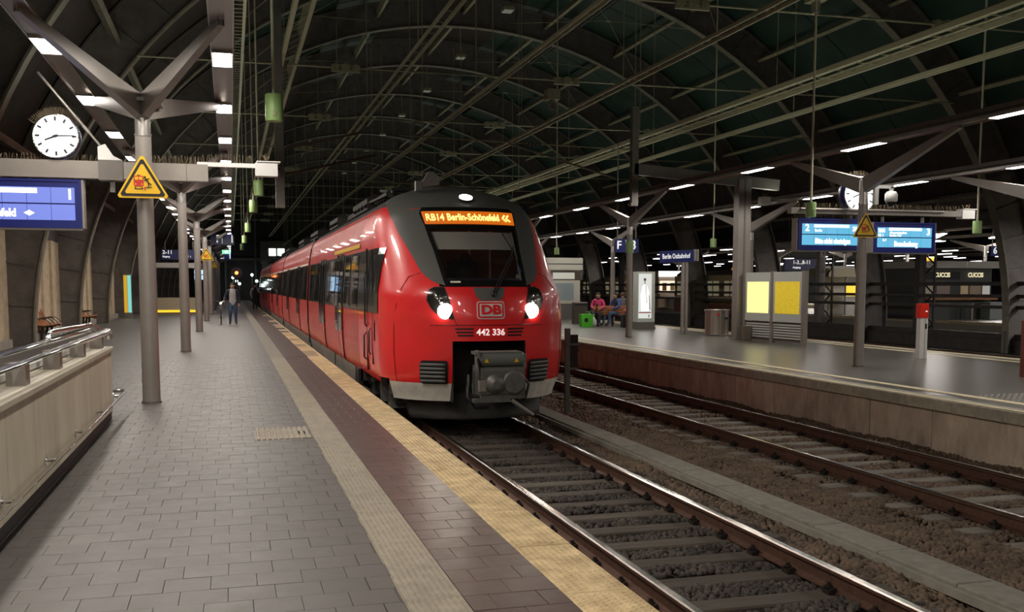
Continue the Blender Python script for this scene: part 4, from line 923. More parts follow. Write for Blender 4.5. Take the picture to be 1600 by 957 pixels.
# roof gear
for i, (y, l, w, hgt) in enumerate([(19.2, 1.6, .9, .22), (21.2, 2.4, 1.0, .3), (24, 2.6, .8, .26), (27.2, 2.2, 1.0, .3), (30, .9, .7, .2), (33.5, 3, 1.0, .28), (40, 3, 1.0, .28), (50, 3, 1, .3), (58, 2, .9, .3), (66, 3, 1, .3), (74, 3, 1, .3)]):
    e = tmk(B().cbox(-w, w, y, y+l, 3.25, 3.36+hgt*.55, .05), 'roof_unit', roofm); bb = B()
    for j in range(4): bb.beam((-w-.05, y+l*j/4, 3.15+hgt*.5), (-w+.25, y+l*(j+.7)/4, 3.42+hgt*.6), .04, .05)
    bb.make('strut', undr, e)
pn = tmk(B().beam((-.8, 18.9, 3.42), (-.75, 20.9, 3.62), .05, .05).beam((.8, 18.9, 3.42), (.75, 20.9, 3.62), .05, .05).beam((-.8, 19.2, 3.5), (.8, 19.2, 3.5), .05, .05).beam((-.75, 20.9, 3.62), (.75, 20.9, 3.62), .05, .05).beam((-.95, 18.7, 3.35), (-.95, 24, 3.45), .04, .04), 'pantograph_frame', undr)
an = tmk(B().prism([(-.62, 17.0, 3.33), (-.32, 17.0, 3.38), (-.30, 17.0, 3.50), (-.42, 17.0, 3.60), (-.50, 17.0, 3.60), (-.60, 17.0, 3.42)], (0, .18, 0)).box(-.72, -.62, 17.0, 17.15, 3.28, 3.44), 'roof_horn', steel)
for s in (-1,):
    tmk(B().box(s*1.5-.04, s*1.5+.04, 18.6, 19.15, -.2, .12), 'skirt_hinge', undr)
# ---------------------------------------------------------------- island platform furniture
RX1, RZ1, RX2, RZ2 = 12.45, 4.50, 16.2, 4.20
for k in range(6): mast(RX1, 17.87+12.4*k, 3.78, RZ1, .105, [(0, -2.75), (0, 2.75)], 'grey Y shaped mast on the track side of the island platform, %s from the camera' % ORD[k])
for k in range(6): mast(RX2, 17.1+12.1*k, 3.6, RZ2, .105, [(0, -2.75), (0, 2.75)], 'grey Y shaped mast on the far side of the island platform, %s from the camera' % ORD[k])
light_band(RX1, RZ1, -2, 112, 17.9-4.25*3, 4.25, 1.3, LAMP_R, 'long light band over the track side of the island platform', 'island platform track side band', w=.22)
light_band(RX2, RZ2, 4, 112, 21.4-3.97*4, 3.97, 1.3, LAMP_R, 'long light band over the far side of the island platform', 'island platform far side band', w=.22)
# column with cantilever and drop post
co = empty('steel_column', (15.15, 27.85, 0), label='tall square grey steel column behind the yellow timetables', cat='column')
B().box(-.21, .21, -.16, .16, 0, 4.9).box(-.25, .25, -.2, .2, 0, .06).make('shaft', steel_l, co); B().box(-.03, .03, -.17, -.16, 0, 4.9).make('groove', steel, co)
B().beam((-3.6, 0, 5.1), (1.2, 0, 4.75), .2, .32).make('cantilever', steel, co)
B().box(-3.68, -3.48, -.1, .1, 4.1, 6.9).box(-3.72, -3.5, -.13, .13, 4.02, 4.1).make('drop_post', steel, co)
# timetable case
tt = empty('timetable_case', (15.28, 26.1, 0), math.atan2(-2.83, .43)+PI, label='wide silver timetable case with two yellow sheets', cat='timetable')
ttx = 1.43; csm = mat('mint_white_enamel', (.56, .60, .56), .4); 
tt.rotation_euler = (0, 0, math.atan2(24.68-27.5, 15.42-15.16))
for x in (-ttx, -.03, ttx): B().box(x-.06, x+.06, -.07, .07, 0, 2.08).make('post', steel_l, tt)
tsheet = emat('lit_yellow_sheet', (1, .86, .28), 1.35); tsheet2 = mat('yellow_sheet', (.82, .58, .03), .5, emit=.30)
def sheetmat():
    m = bpy.data.materials.new('printed_yellow_sheet'); m.use_nodes = True; nt = m.node_tree; b = nt.nodes['Principled BSDF']; tc = node(nt, 'ShaderNodeTexCoord'); mp = node(nt, 'ShaderNodeMapping'); mp.inputs['Scale'].default_value = (9, 1, 34); nt.links.new(tc.outputs['Object'], mp.inputs[0])
    nz = node(nt, 'ShaderNodeTexNoise', Scale=3.0, Detail=3); nt.links.new(mp.outputs[0], nz.inputs['Vector']); cr = node(nt, 'ShaderNodeValToRGB'); nt.links.new(nz.outputs['Fac'], cr.inputs[0])
    cr.color_ramp.elements[0].position = .36; cr.color_ramp.elements[0].color = (.40, .27, .01, 1); cr.color_ramp.elements[1].position = .5; cr.color_ramp.elements[1].color = (.85, .62, .04, 1)
    nt.links.new(cr.outputs[0], b.inputs['Base Color']); nt.links.new(cr.outputs[0], b.inputs['Emission Color']); b.inputs['Emission Strength'].default_value = .42; return m
prs = sheetmat()
for s, (x0, x1) in enumerate(((-ttx+.06, -.09), (.03, ttx-.06))):
    d = B().box(x0, x1, -.055, .055, .62, 2.06).make('door', csm, tt); B().box(x0+.10, x1-.10, -.062, -.055, .86, 1.78).make('sheet', tsheet if s == 0 else prs, d)
    for i in range(6): B().beam((x0, -.02, .16+.075*i), (x1, -.02, .16+.075*i), .02, .045).make('louvre', csm, tt)
    B().box(x0, x1, .0, .04, .05, .6).make('back_panel', steel, tt)
# departure boards, clock, dome camera on a cross beam
gb2 = empty('sign_gantry', (13.3, 18.6, 3.22), label='grey cross beam behind the island mast carrying two cyan boards', cat='gantry')
B().box(-2.1, 2.3, -.08, .08, -.06, .06).make('beam', steel_l, gb2); B().cyl((-1.9, -.1, .03), (1.6, -.1, .03), .025, n=8).make('conduit', steel_l, gb2); spikes(-2.0, 2.1, 0, .06, 130, .12, gb2); spikes(-2.0, -.4, 0, -.06, 60, .08, gb2, -1)
b1 = board(11.36, 12.93, 2.40, 3.06, 18.5, scr2, 'left cyan departure board with a notice, under the island cross beam')
text('platform_number', '2', .20, (-.63, -.008, .46), lit, b1, bold=.004); B().box(-.42, .42, -.008, -.004, .475, .535).make('text_bar', lit, b1); text('notice', 'Bitte nicht einsteigen', .15, (.03, -.008, .19), lit, b1, al='CENTER', sx=.66, bold=.006); text('time', '20', .13, (.5, -.008, .45), lit, b1, sx=.8, bold=.004); text('via', 'Berlin', .08, (-.4, -.008, .41), lit, b1, sx=.9)
b2 = board(13.17, 14.70, 2.37, 3.01, 18.5, scr2, 'right cyan departure board with a destination, under the island cross beam')
text('platform_number', '3', .20, (.54, -.008, .44), lit, b2, bold=.004); B().box(-.40, .42, -.008, -.004, .465, .525).make('text_bar', lit, b2); text('time', '20:31', .11, (-.66, -.008, .46), lit, b2, sx=.7, bold=.004); text('via', 'Alexanderplatz', .07, (-.38, -.008, .42), lit, b2); text('via', 'Berlin Hbf', .07, (-.38, -.008, .36), lit, b2); text('line', 'RE 1', .09, (-.66, -.008, .36), lit, b2, sx=.8); text('destination', 'Brandenburg', .15, (.03, -.008, .18), lit, b2, al='CENTER', sx=.75, bold=.006); text('abschnitt', 'B-F', .07, (-.55, -.008, .26), lit, b2)
for b_ in (b1, b2):
    for x in (-.5, .5): B().box(x-.02, x+.02, .06, .12, .63, .76).make('hanger', steel, b_)
clock((12.9, 18.75, 3.60), .38, 8, 14.5, 'round lit clock half hidden behind the island mast')
dc = empty('dome_camera', (12.98, 17.7, 3.30), label='white dome camera on a bracket beside the island clock', cat='camera'); B().lathe((0, 0, 0), [(.10, .06), (.125, .08), (.125, .22), (.09, .27), (.03, .28)], 20).make('housing', white, dc); B().ball((0, 0, .06), .10, .10, .10, n=16).make('dome', blackg, dc); B().box(-.45, .04, -.03, .03, .33, .39).box(-.03, .03, -.03, .03, .27, .36).box(-.42, -.33, -.05, .03, .0, .4).make('bracket', white, dc)
triangle((12.42, 17.72, 2.81), .60, 'yellow warning triangle on the nearest island mast')
cctv((15.55, 18.6, 3.22), 'white boxy security camera at the right end of the island cross beam'); cctv((15.75, 27.6, 4.25), 'white boxy security camera on the right side of the tall steel column')
for k, (px, x, y, z) in enumerate([(0, 11.45, 18.2, 3.06), (0, 17.4, 20.4, 2.92), (0, 16.0, 31.4, 2.98), (0, 14.0, 42.5, 3.05)]):
    speaker((x, y, z), 15.2 if x < 16.9 else 14.6, 'pale green cylinder speaker on a rod over the island platform, %s from the camera' % ORD[k], .105, .30)
gc = empty('clamp_sleeve', (RX1, 30.27, 2.72), label='green sleeve around the second island mast', cat='sleeve'); B().cyl((0, 0, 0), (0, 0, .38), .125, n=16).make('sleeve', green, gc); B().box(-.02, .02, -.15, -.12, .1, .28).make('latch', olive, gc)
# station name sign
sn = empty('station_sign', (15.1, 31.75, 0), label='blue Berlin Ostbahnhof name sign on a pale twin post', cat='sign'); sn.rotation_euler = (0, 0, 0)
B().box(-.10, -.02, -.05, .05, 0, 2.5).box(.04, .12, -.05, .05, 0, 2.5).make('post', steel_l, sn); sbx = B().beam((-.95, -.08, 2.64), (.30, -.0, 2.70), .12, .40); sbx.make('panel', blue, sn)
B().box(.36, .42, -.03, .05, 2.52, 2.92).box(.46, .52, -.03, .05, 2.52, 2.92).make('end_plate', steel_l, sn)
o = text('station_name', 'Berlin Ostbahnhof', .24, (-.90, -.15, 2.645), whitetxt, sn, rot=(PI/2, 0, 0), sx=.60, bold=.0); o.rotation_euler = (PI/2, -.045, .06)
# advertising light column
ad = empty('advert_column', (15.3, 35.5, 0), label='tall lit poster column showing a person in white', cat='poster')
B().prism([(-.42, 0, 0), (.40, 0, 0), (.36, .0, .28), (-.36, 0, .28)], (0, .5, 0)).make('plinth', steel, ad); B().box(-.36, .36, 0, .45, .28, 2.2).make('case', csm, ad)
pst_ = B().box(-.31, .22, -.01, 0, .42, 2.12).make('poster', emat('pale_poster_light', (.92, .95, .88), .75), ad)
skn = mat('poster_brown', (.16, .07, .045), .6); wv = emat('poster_white', (1, .98, .94), 1.3)
bb = B(); bb.lathe((-.06, -.012, 1.90), [(.055, 0), (.055, .003)], 14, axis='y'); bb.box(-.075, -.045, -.0148, -.012, 1.72, 1.88); bb.make('poster_head', skn, ad)
B().prism([(-.2, -.014, .7), (.1, -.014, .7), (.12, -.014, 1.4), (.03, -.014, 1.66), (-.03, -.014, 1.72), (-.09, -.014, 1.72), (-.16, -.014, 1.64), (-.24, -.014, 1.3)], (0, .003, 0)).make('poster_shirt', wv, ad); B().beam((-.02, -.017, 1.70), (.02, -.017, 1.0), .02, .003, up=(0, 1, 0)).beam((.12, -.017, 1.3), (.16, -.017, .75), .025, .003, up=(0, 1, 0)).make('poster_tie', skn, ad); B().box(-.30, .2, -.016, -.012, .62, .66).box(.1, .14, -.016, -.012, .46, .56).make('poster_print', redp, ad)
# litter bin
bi = empty('waste_bin', (15.62, 30.3, 0), label='oval brushed steel waste bin with red mark beside the column', cat='bin')
bb = B(); n = 24; vs = [((.42*math.cos(2*PI*i/n)), .27*math.sin(2*PI*i/n), z) for z in (.04, .86) for i in range(n)]; bb.add(vs, [(i, (i+1) % n, n+(i+1) % n, n+i) for i in range(n)], 0, True); bb.add(vs, [tuple(range(n, 2*n)), tuple(reversed(range(n)))]); bb.make('shell', mat('streaky_steel', (.42, .36, .31), .28, .8, .35, 9, stretch=(3, 3, .05)), bi)
B().box(-.04, .0, -.285, -.25, .04, .86).make('seam', steel_l, bi); B().box(.18, .27, -.265, -.22, .55, .62).make('lock', black, bi); B().cyl((-.1, -.262, .72), (-.1, -.275, .72), .05, n=10).make('mark', redp, bi); bb = B(); bb.tube([(.43*math.cos(2*PI*i/n), .28*math.sin(2*PI*i/n), .86) for i in range(n)], .02, 6, closed=True).make('rim', alu, bi)
bx = empty('floor_box', (15.02, 27.2, 0), label='small brown cabinet at the foot of the steel column', cat='cabinet'); B().cbox(-.13, .13, -.1, .1, 0, .45, .01).make('body', mat('brown_cabinet', (.16, .12, .085), .6), bx); B().box(-.1, .1, -.105, -.1, .05, .4).make('door', steel, bx)
# emergency call post
ep = empty('emergency_post', (15.24, 19.5, 0), label='white emergency call post with red head on the island platform', cat='post')
B().cbox(-.10, .10, -.07, .07, 0, .93, .004).make('pillar', white, ep); B().box(.02, .03, -.073, -.07, 0, .93).make('seam', steel, ep); B().cbox(-.12, .10, -.085, .08, .93, 1.26, .01).make('head', mat('signal_red', (.75, .03, .015), .4), ep); B().box(.03, .07, -.078, -.07, .68, .80).make('button_panel', black, ep); B().prism([(0, -.088, 1.07), (.08, -.088, 1.07), (.04, -.088, 1.10)], (0, .003, 0)).make('symbol', whitetxt, ep)
# signs 'F 3'
t = hsign((13.32, 32.6, 2.82), .86, .46, [('F', .40, -.40, .24), ('3', .44, .12, .24)], 'blue hanging sign with F and 3 behind the second island mast', hl=3.3); B().box(-.06, -.05, -.006, 0, .3, .44).make('divider', whitetxt, t)
# kiosk
ki = empty('kiosk', (15.4, 47.4, 0), label='white service kiosk with shuttered windows behind the train', cat='kiosk'); kw = mat('off_white_kiosk', (.52, .52, .45), .5)
B().box(-1.9, 1.45, 0, 2.6, .75, 2.45).make('wall', kw, ki); B().box(-1.92, 1.47, -.03, 2.6, 0, .75).make('plinth', mat('grey_kiosk_base', (.13, .13, .125), .6), ki); B().box(-2.0, 1.55, -.12, 2.8, 2.45, 3.05).make('fascia', kw, ki); B().box(-2.0, 1.56, -.13, -.12, 2.72, 2.76).make('fascia_gap', black, ki)
B().box(-1.92, 1.47, -.02, 0, 1.95, 2.38).make('dark_band', mat('brown_band', (.08, .065, .05), .5), ki)
for x0, x1 in ((-.05, 1.15), (-1.7, -.5)): B().box(x0+.06, x1-.0, -.03, -.02, 2.0, 2.32).make('upper_window', mat('pale_blind', (.6, .62, .55), .6, emit=.25), ki); f = B().box(x0-.06, x1+.08, -.05, 0, .78, 1.92).make('window_frame', kw, ki); B().box(x0+.05, x1-.05, -.06, -.05, .95, 1.8).make('shutter', mat('blue_grey_shutter', (.28, .34, .36), .5), f)
bn = empty('waste_bin', (14.75, 41.5, 0), label='dark slim bin standing in front of the white kiosk', cat='bin'); B().cbox(-.3, .3, -.2, .2, 0, .95, .03).make('body', mat('dark_bin', (.07, .055, .045), .5), bn); B().box(-.3, .3, -.21, -.2, .8, .88).make('slot', black, bn)
# bench with travellers
pb = bench((15.2, 38.7, 0), PI, 1.9, 'brown slatted bench with seated travellers on the island platform'); pb.location = (15.25, 39.2, 0)
rp = empty('edge_post', (13.95, 14.9, 0), label='brown red post with chrome ring cut by the right picture edge', cat='post'); B().cbox(-.10, .3, -.1, .1, 0, 1.05, .02).make('post', mat('brown_red_paint', (.16, .05, .035), .5), rp); B().tube([(-.14+.06*math.cos(2*PI*i/16), -.1, .55+.03*math.sin(2*PI*i/16)) for i in range(16)], .012, 6, closed=True).make('ring', chrome, rp)
# ---------------------------------------------------------------- overhead lines and trays
wire = mat('overhead_wire', (.33, .32, .21), .45, .1)
def overhead(x, z, w, label, cat, rung=1.0, r=.022, tilt=0.0, y0=3, y1=112, extra=0):
    t = empty('overhead_line', (x, y0, z), label=label, cat=cat); L = y1-y0
    for s in (-1, 1): B().box(s*w/2-r, s*w/2+r, 0, L, s*tilt-r*1.6, s*tilt+r*1.6).make('stringer', wire, t)
    bb = B(); y = .4
    while y < L: bb.beam((-w/2, y, -tilt), (w/2, y, tilt), .02, .02); y += rung
    bb.make('rung', wire, t, kind='stuff')
    for i in range(extra): B().cyl((-w/2+w*(i+.5)/extra, 0, .08+.05*(i % 2)), (-w/2+w*(i+.5)/extra, L, .08+.05*(i % 2)), .03, n=6).make('cable', olive, t)
    y = 5.4-y0; hm_ = B().cyl((0, 0, .05), (0, 0, 5.0), .012, n=5).mesh('hanger', wire)
    while y < L: inst('hanger', hm_, t, (0, y, 0)); y += 8.8
    return t
overhead(4.25, 7.0, .22, 'narrow overhead ladder line above the red train', 'overhead line', .9)
overhead(5.6, 6.0, .12, 'double overhead wire right of the train', 'overhead line', 4.0, .016); overhead(6.0, 6.35, .05, 'single thin overhead wire right of the train', 'overhead line', 9.0, .012)
overhead(9.25, 6.5, .22, 'narrow overhead ladder line above the empty track', 'overhead line', .7)
overhead(13.4, 6.5, .75, 'broad cable tray with many cables above the island platform', 'cable tray', .8, .035, extra=5); overhead(13.9, 6.0, .16, 'thin ladder line below the broad cable tray', 'overhead line', .5)
overhead(1.75, 8.0, .45, 'wide overhead ladder tray over the near platform edge', 'cable tray', .7, .05, .12); overhead(.30, 8.0, .34, 'overhead ladder tray straight above the camera side light band', 'cable tray', .35, .035)
for k, (x, y, z) in enumerate([(8.9, 27.5, 6.9), (13.2, 21, 8.2)]):
    o = empty('line_box', (x, y, z), label='pale junction box on an overhead line, %s from the camera' % ORD[k], cat='junction box'); B().cbox(-.18, .18, -.2, .2, 0, .3, .02).make('body', olive, o); B().box(-.06, .06, -.1, .1, -.25, 0).make('clamp', flange, o)
# catenary cross spans with insulators
for k, y in enumerate([27.85, 40.2, 52.6, 65]):
    o = empty('catenary_arm', (6.2, y, 5.6), label='catenary cross arm between the tracks, %s from the camera' % ORD[k], cat='catenary arm')
    B().cyl((-1.6, 0, .2), (5.4, 0, .05), .022, n=6).make('arm', olive, o)
    B().cyl((5.38, 0, .0), (5.38, 0, 8.6), .012, n=5).make('suspension_wire', wire, o)
    B().cyl((1.5, 0, .1), (4.9, .3, -.75), .03, n=6).make('stay', flange, o); bb = B()
    for i in range(5): bb.lathe((2.0+.11*i, 0, .10), [(.03, -.03), (.07, 0), (.03, .03)], 8, axis='x')
    bb.make('insulator', mat('brown_insulator', (.10, .06, .04), .3), o)
# ---------------------------------------------------------------- beyond the arcade: other platforms, shops, trains
PZ = .12
far_f = mat('far_platform_floor', (.26, .24, .20), .45, 0, .1, 1)
for i, (x0, x1) in enumerate([(30.4, 38.6), (46.5, 54.5)]):
    B().box(x0, x1, 15, 112, -.85, PZ).make('floor', far_f, kind='structure', label='floor of a platform beyond the arcade, %s from the tracks' % ORD[i])
    B().box(x0-.03, x0+.25, 15, 112, PZ-.1, PZ+.01).make('trim_%d' % (i+1), bandm, kind='structure', label='pale edge line of a far platform')
# more strip lamps
fdif = B().box(-.12, .12, -.65, .65, -.035, 0).mesh('diffuser', emat('far_diffuser', (1, .94, .97), 9)); fhous = B().box(-.15, .15, -.7, .7, 0, .12).mesh('housing', steel)
row = 0
for x, z in ((32.2, 4.1), (36.8, 4.1), (42, 4.4), (48, 4.1), (52.5, 4.1), (58, 4.1), (64, 4.2), (71, 4.1), (78, 4.1)):
    row += 1; t = empty('light_band', (x, 20, z), label='light band over a far platform beyond the arcade, %s row' % ORD[row-1], cat='light band'); B().box(-.05, .05, 0, 92, .1, .2).make('spine', steel, t)
    for k in range(17):
        y = 24+5.2*k+row*.9
        o = empty('strip_lamp', (x, y, z), label='small strip lamp beyond the arcade, %s row, %s from the camera' % (ORD[row-1], ORD[k]), cat='lamp', group='strip lamps beyond the arcade'); inst('diffuser', fdif, o); inst('housing', fhous, o)
        if row in (1, 2, 4) and k % 3 == 0 and k < 12:
            ld = bpy.data.lights.new('far_strip', 'AREA'); ld.shape = 'RECTANGLE'; ld.size = .3; ld.size_y = 2; ld.energy = 420; ld.color = (1, .92, .86); lo = bpy.data.objects.new('tube_light', ld); COL.objects.link(lo); lo.parent = o; lo.location = (0, 0, -.06)
for k in range(7):
    for j, x in enumerate((32.2, 36.8)): mast(x, 30.5+12*k, 3.6, 4.1, .1, [(0, -2.6), (0, 2.6)], 'mast on a platform beyond the arcade, row %s, %s in that row' % (ORD[j], ORD[k]))
# city train with lit windows
ct = empty('city_train', (29.9, 56, -.45), label='beige city train with lit windows beyond the arcade', cat='train'); cbm = mat('beige_train_paint', (.34, .27, .14), .5); cwm = emat('dim_train_window', (.75, .66, .42), .16)
def citytrain(ct, L, n):
    B().box(-1.3, 1.3, -L, L, 1.0, 2.75).make('body', cbm, ct); B().box(-1.35, 1.35, -L, L, .4, 1.0).make('lower_body', mat('brown_red_lower', (.13, .045, .03), .5), ct); B().cbox(-1.15, 1.15, -L, L, 2.75, 3.05, .2).make('roof', roofm, ct); B().box(-1.36, -1.30, -L, L, 1.33, 1.38).make('trim_strip', lw, ct)
    for i in range(n): w = B().box(-1.33, -1.30, -L+.5+2.2*i, -L+.5+2.2*i+1.45, 1.5, 2.4).make('window', cwm, ct); B().box(-1.36, -1.33, -L+.5+2.2*i+.68, -L+.5+2.2*i+.75, 1.45, 2.45).make('mullion', cbm, w)
    for i in range(2): B().lathe((-1.0, -L+2+(2*L-4)*i, .42), [(.4, 0), (.4, .1)], 16, axis='x').make('wheel', undr, ct)
citytrain(ct, 5.6, 5); ct2 = empty('city_train', (29.9, 79, -.45), label='second beige city train further back beyond the arcade', cat='train'); citytrain(ct2, 8, 7)
# lettered shop
cs_ = empty('shop', (31.9, 38.9, PZ), label='grey snack kiosk with two cream CUCCIS signs beyond the arcade', cat='shop'); cdk = mat('grey_green_shop', (.075, .085, .08), .5)
B().box(-1.6, 2.2, 0, 3, .0, 2.35).make('wall', cdk, cs_); B().box(-1.7, .50, -.35, 3, 2.35, 2.66).box(.53, 2.4, -.35, 3, 2.35, 2.66).make('fascia', kw, cs_); B().box(-1.55, .42, -.03, 0, 1.83, 2.18).make('sign_board', black, cs_)
for x in (-.55, 1.27): text('shop_name', 'CUCCIS', .28, (x, -.05, 2.03), emat('cream_letters', (1, .9, .55), .9), cs_, al='CENTER', sx=.85, bold=.008)
for i, (x0, x1, c) in enumerate([(-1.5, -.9, (.30, .26, .18)), (-.8, -.1, (.16, .12, .1)), (.5, .9, (.42, .3, .18)), (1.0, 1.6, (.2, .15, .1)), (1.7, 2.1, (.7, .7, .66))]): B().box(x0, x1, -.03, 0, 1.05, 1.6).make('window_display', mat('display_%d' % i, c, .5, emit=.25), cs_)
B().box(-1.6, 2.2, -.45, 0, .9, 1.0).make('counter', wood, cs_); B().cyl((.75, -.5, 0), (.75, -.5, .75), .07, n=8).make('bollard', steel_l, cs_); B().cbox(1.4, 2.1, -.9, -.3, 0, .8, .02).make('freezer', mat('grey_freezer', (.25, .28, .27), .5), cs_)
for k, (x, y, z, w, h, em) in enumerate([(29.8, 51.5, 2.72, .34, .24, .5), (30.9, 57.5, 2.42, .2, .2, .5), (33.6, 47.0, 2.25, .2, .2, .5), (31.6, 40.2, 2.82, .28, .1, .6)]):
    o = empty('yellow_box', (x, y, z), label='yellow lit box hanging beyond the arcade, %s counted from the camera' % ('fourth', 'third', 'second', 'first')[k], cat='box'); B().cbox(-w, w, -.2, .2, 0, h*2, .05).make('body', mat('amber_box', (.8, .36, .02), .5, emit=em), o); B().cyl((0, 0, h*2), (0, 0, h*2+4.0), .02, n=6).make('hanger', steel, o)
hsign((31.2, 50.0, 2.55), 2.6, .62, [('1-3...8-11', .30, -.8, .42), ('Ausgang', .15, -.8, .14)], 'dark blue sign with platform numbers above the timetable case', hl=3.6); hsign((32.2, 36.2, 2.95), 1.1, .42, [('6', .40, -.45, .22), ('E', .42, .15, .22)], 'dark blue hanging sign with 6 and E', hl=3.8)
sp2 = empty('platform_shop', (31.0, 66.5, PZ), label='bright lit food stand seen through the arcade left of the name sign post', cat='shop'); B().box(-1.4, 2.2, 0, 2, 0, 2.6).make('wall', mat('warm_shop_wall', (.55, .42, .3), .6), sp2); B().box(-1.3, 2.1, -.03, 0, 1.1, 1.9).make('lit_front', emat('warm_shop_light', (1, .82, .62), 1.1), sp2); B().box(-1.4, 2.2, -.3, 0, .75, .95).make('counter', mat('pale_counter', (.6, .5, .4), .5), sp2); B().box(-.7, 1.3, -.32, -.3, .1, .75).make('dark_front', black, sp2); B().box(-1.4, 2.4, -.2, 0, 2.2, 2.6).make('canopy_light', emat('cool_canopy', (.9, .95, 1), 1.4), sp2)
for i in range(5): B().box(-1.1+.62*i, -.78+.62*i, -.05, -.03, 1.2, 1.75).make('goods', mat('goods_%d' % i, [(.3, .1, .03), (.5, .35, .1), (.12, .12, .05), (.4, .08, .05), (.6, .5, .3)][i], .6), sp2)
sp3 = empty('platform_shop', (32.65, 45.8, PZ), label='glass waiting booth with yellow and white lit panels beyond the arcade', cat='booth'); B().box(-2.6, 2.6, 1.2, 1.4, 0, 2.6).make('rear_wall', mat('grey_booth', (.3, .3, .28), .5), sp3); B().box(-2.8, 2.8, -.2, 1.6, 2.0, 2.45).make('canopy', mat('olive_canopy', (.26, .23, .15), .6), sp3)
B().box(-1.6, -.85, 0, .04, 1.0, 1.65).make('yellow_panel', emat('yellow_panel_light', (1, .66, .03), 1.1), sp3); B().box(-.70, .05, 0, .04, .85, 1.65).make('white_panel', emat('white_panel_light', (1, .96, 1), 1.7), sp3); B().box(-1.6, .1, .0, .04, 0, .8).make('lower_panel', mat('grey_panel', (.36, .35, .33), .5), sp3); B().box(.7, 2.0, .0, .05, .25, .98).make('red_panel', mat('dark_red_panel', (.22, .012, .018), .5, emit=.06), sp3)
for x in (-1.65, -.78, .1, .65, 2.05): B().box(x-.03, x+.03, -.02, .04, 0, 2.0).make('frame_post', steel, sp3)
text('panel_symbol', 't', .5, (1.15, -.01, .6), whitetxt, sp3)
wb = empty('lit_panel', (29.6, 30.5, .9), label='pale lit panel seen between the rightmost arcade ribs', cat='panel'); B().box(.0, 1.2, 0, .1, 0, 1.0).make('panel', emat('lilac_panel', (.95, .8, 1), .8), wb); B().box(-.1, 1.3, -.03, .0, -.45, -.15).make('red_strip', mat('faded_red', (.4, .08, .08), .6), wb); B().box(.5, .6, 0, .1, -.9, 0).make('leg', steel, wb)
# far wall of the neighbouring hall
B().box(92, 92.3, 4, 120, -1, 14).make('wall_far', endm, kind='structure', label='dark far wall of the neighbouring hall')
# ---------------------------------------------------------------- people
skin_m = mat('skin', (.50, .29, .20), .55); hair_d = mat('dark_hair', (.025, .017, .013), .7)
def person(loc, rz, joints, edges, zones, mats, label, hair=None, face_dir=(0, -1, 0), hair_mat=None):
    """joints: name -> (x, y, z, r); edges: (a, b, zone); one continuous skinned body"""
    nm = list(joints); me = bpy.data.meshes.new('body_src'); me.from_pydata([joints[n][:3] for n in nm], [(nm.index(a), nm.index(b)) for a, b, _ in edges], [])
    o = bpy.data.objects.new('body_src', me); COL.objects.link(o); sk = o.modifiers.new('skin', 'SKIN'); sk.use_smooth_shade = True; sk.branch_smoothing = .4
    o.modifiers.new('sub', 'SUBSURF').levels = 2
    for i, n in enumerate(nm): rr = joints[n][3]*(1.18 if n not in ('head', 'crown', 'neck') else 1.05); me.skin_vertices[0].data[i].radius = (rr, rr*(joints[n][4] if len(joints[n]) > 4 else 1)); me.skin_vertices[0].data[i].use_root = (n == 'pelvis')
    ev = bpy.data.meshes.new_from_object(o.evaluated_get(bpy.context.evaluated_depsgraph_get())); bpy.data.objects.remove(o); ev.name = 'body'
    ev.materials.clear()
    for m in mats: ev.materials.append(m)
    seg = [(Vector(joints[a][:3]), Vector(joints[b][:3]), z, (joints[a][3]+joints[b][3])/2) for a, b, z in edges]
    for p in ev.polygons:
        c = p.center; best = (9, 0)
        for a, b, z, r in seg:
            d = b-a; t = max(0, min(1, (c-a).dot(d)/d.length_squared)); q = (c-(a+d*t)).length-r
            if q < best[0]: best = (q, z)
        p.material_index = best[1]; p.use_smooth = True
    t = empty('person', loc, rz, label=label, cat='person'); inst('body', ev, t)
    H = Vector(joints['head'][:3]); r = joints['head'][3]; f = Vector(face_dir).normalized(); s = f.cross(Vector((0, 0, 1))).normalized()
    hb = B(); c = H+Vector((0, 0, .035))-f*.028
    hb.ball(c, r*1.08, r*1.08, r*1.12, 14)
    if hair == 'long': hb.ball(c-f*.03-Vector((0, 0, .14)), r*1.15, r*.95, .2, 12)
    hb.make('hair', hair_mat or hair_d, t)
    fb = B()
    for k in (-1, 1): fb.ball(H+f*(r*.93)+s*(k*r*.38)+Vector((0, 0, .01)), .012, .012, .009, 6, 0)
    fb.make('eyes', black, t); B().beam(H+f*(r*.9)+Vector((0, 0, 0)), H+f*(r*1.18)-Vector((0, 0, .03)), .02, .03).make('nose', skin_m, t); B().beam(H+f*(r*.94)-s*.025-Vector((0, 0, .062)), H+f*(r*.94)+s*.025-Vector((0, 0, .062)), .012, .01).make('mouth', redp, t)
    for k in (-1, 1): hb2 = B().ball(H+s*(k*r*1.0), .015, .022, .032, 6).make('ear', skin_m, t)
    return t
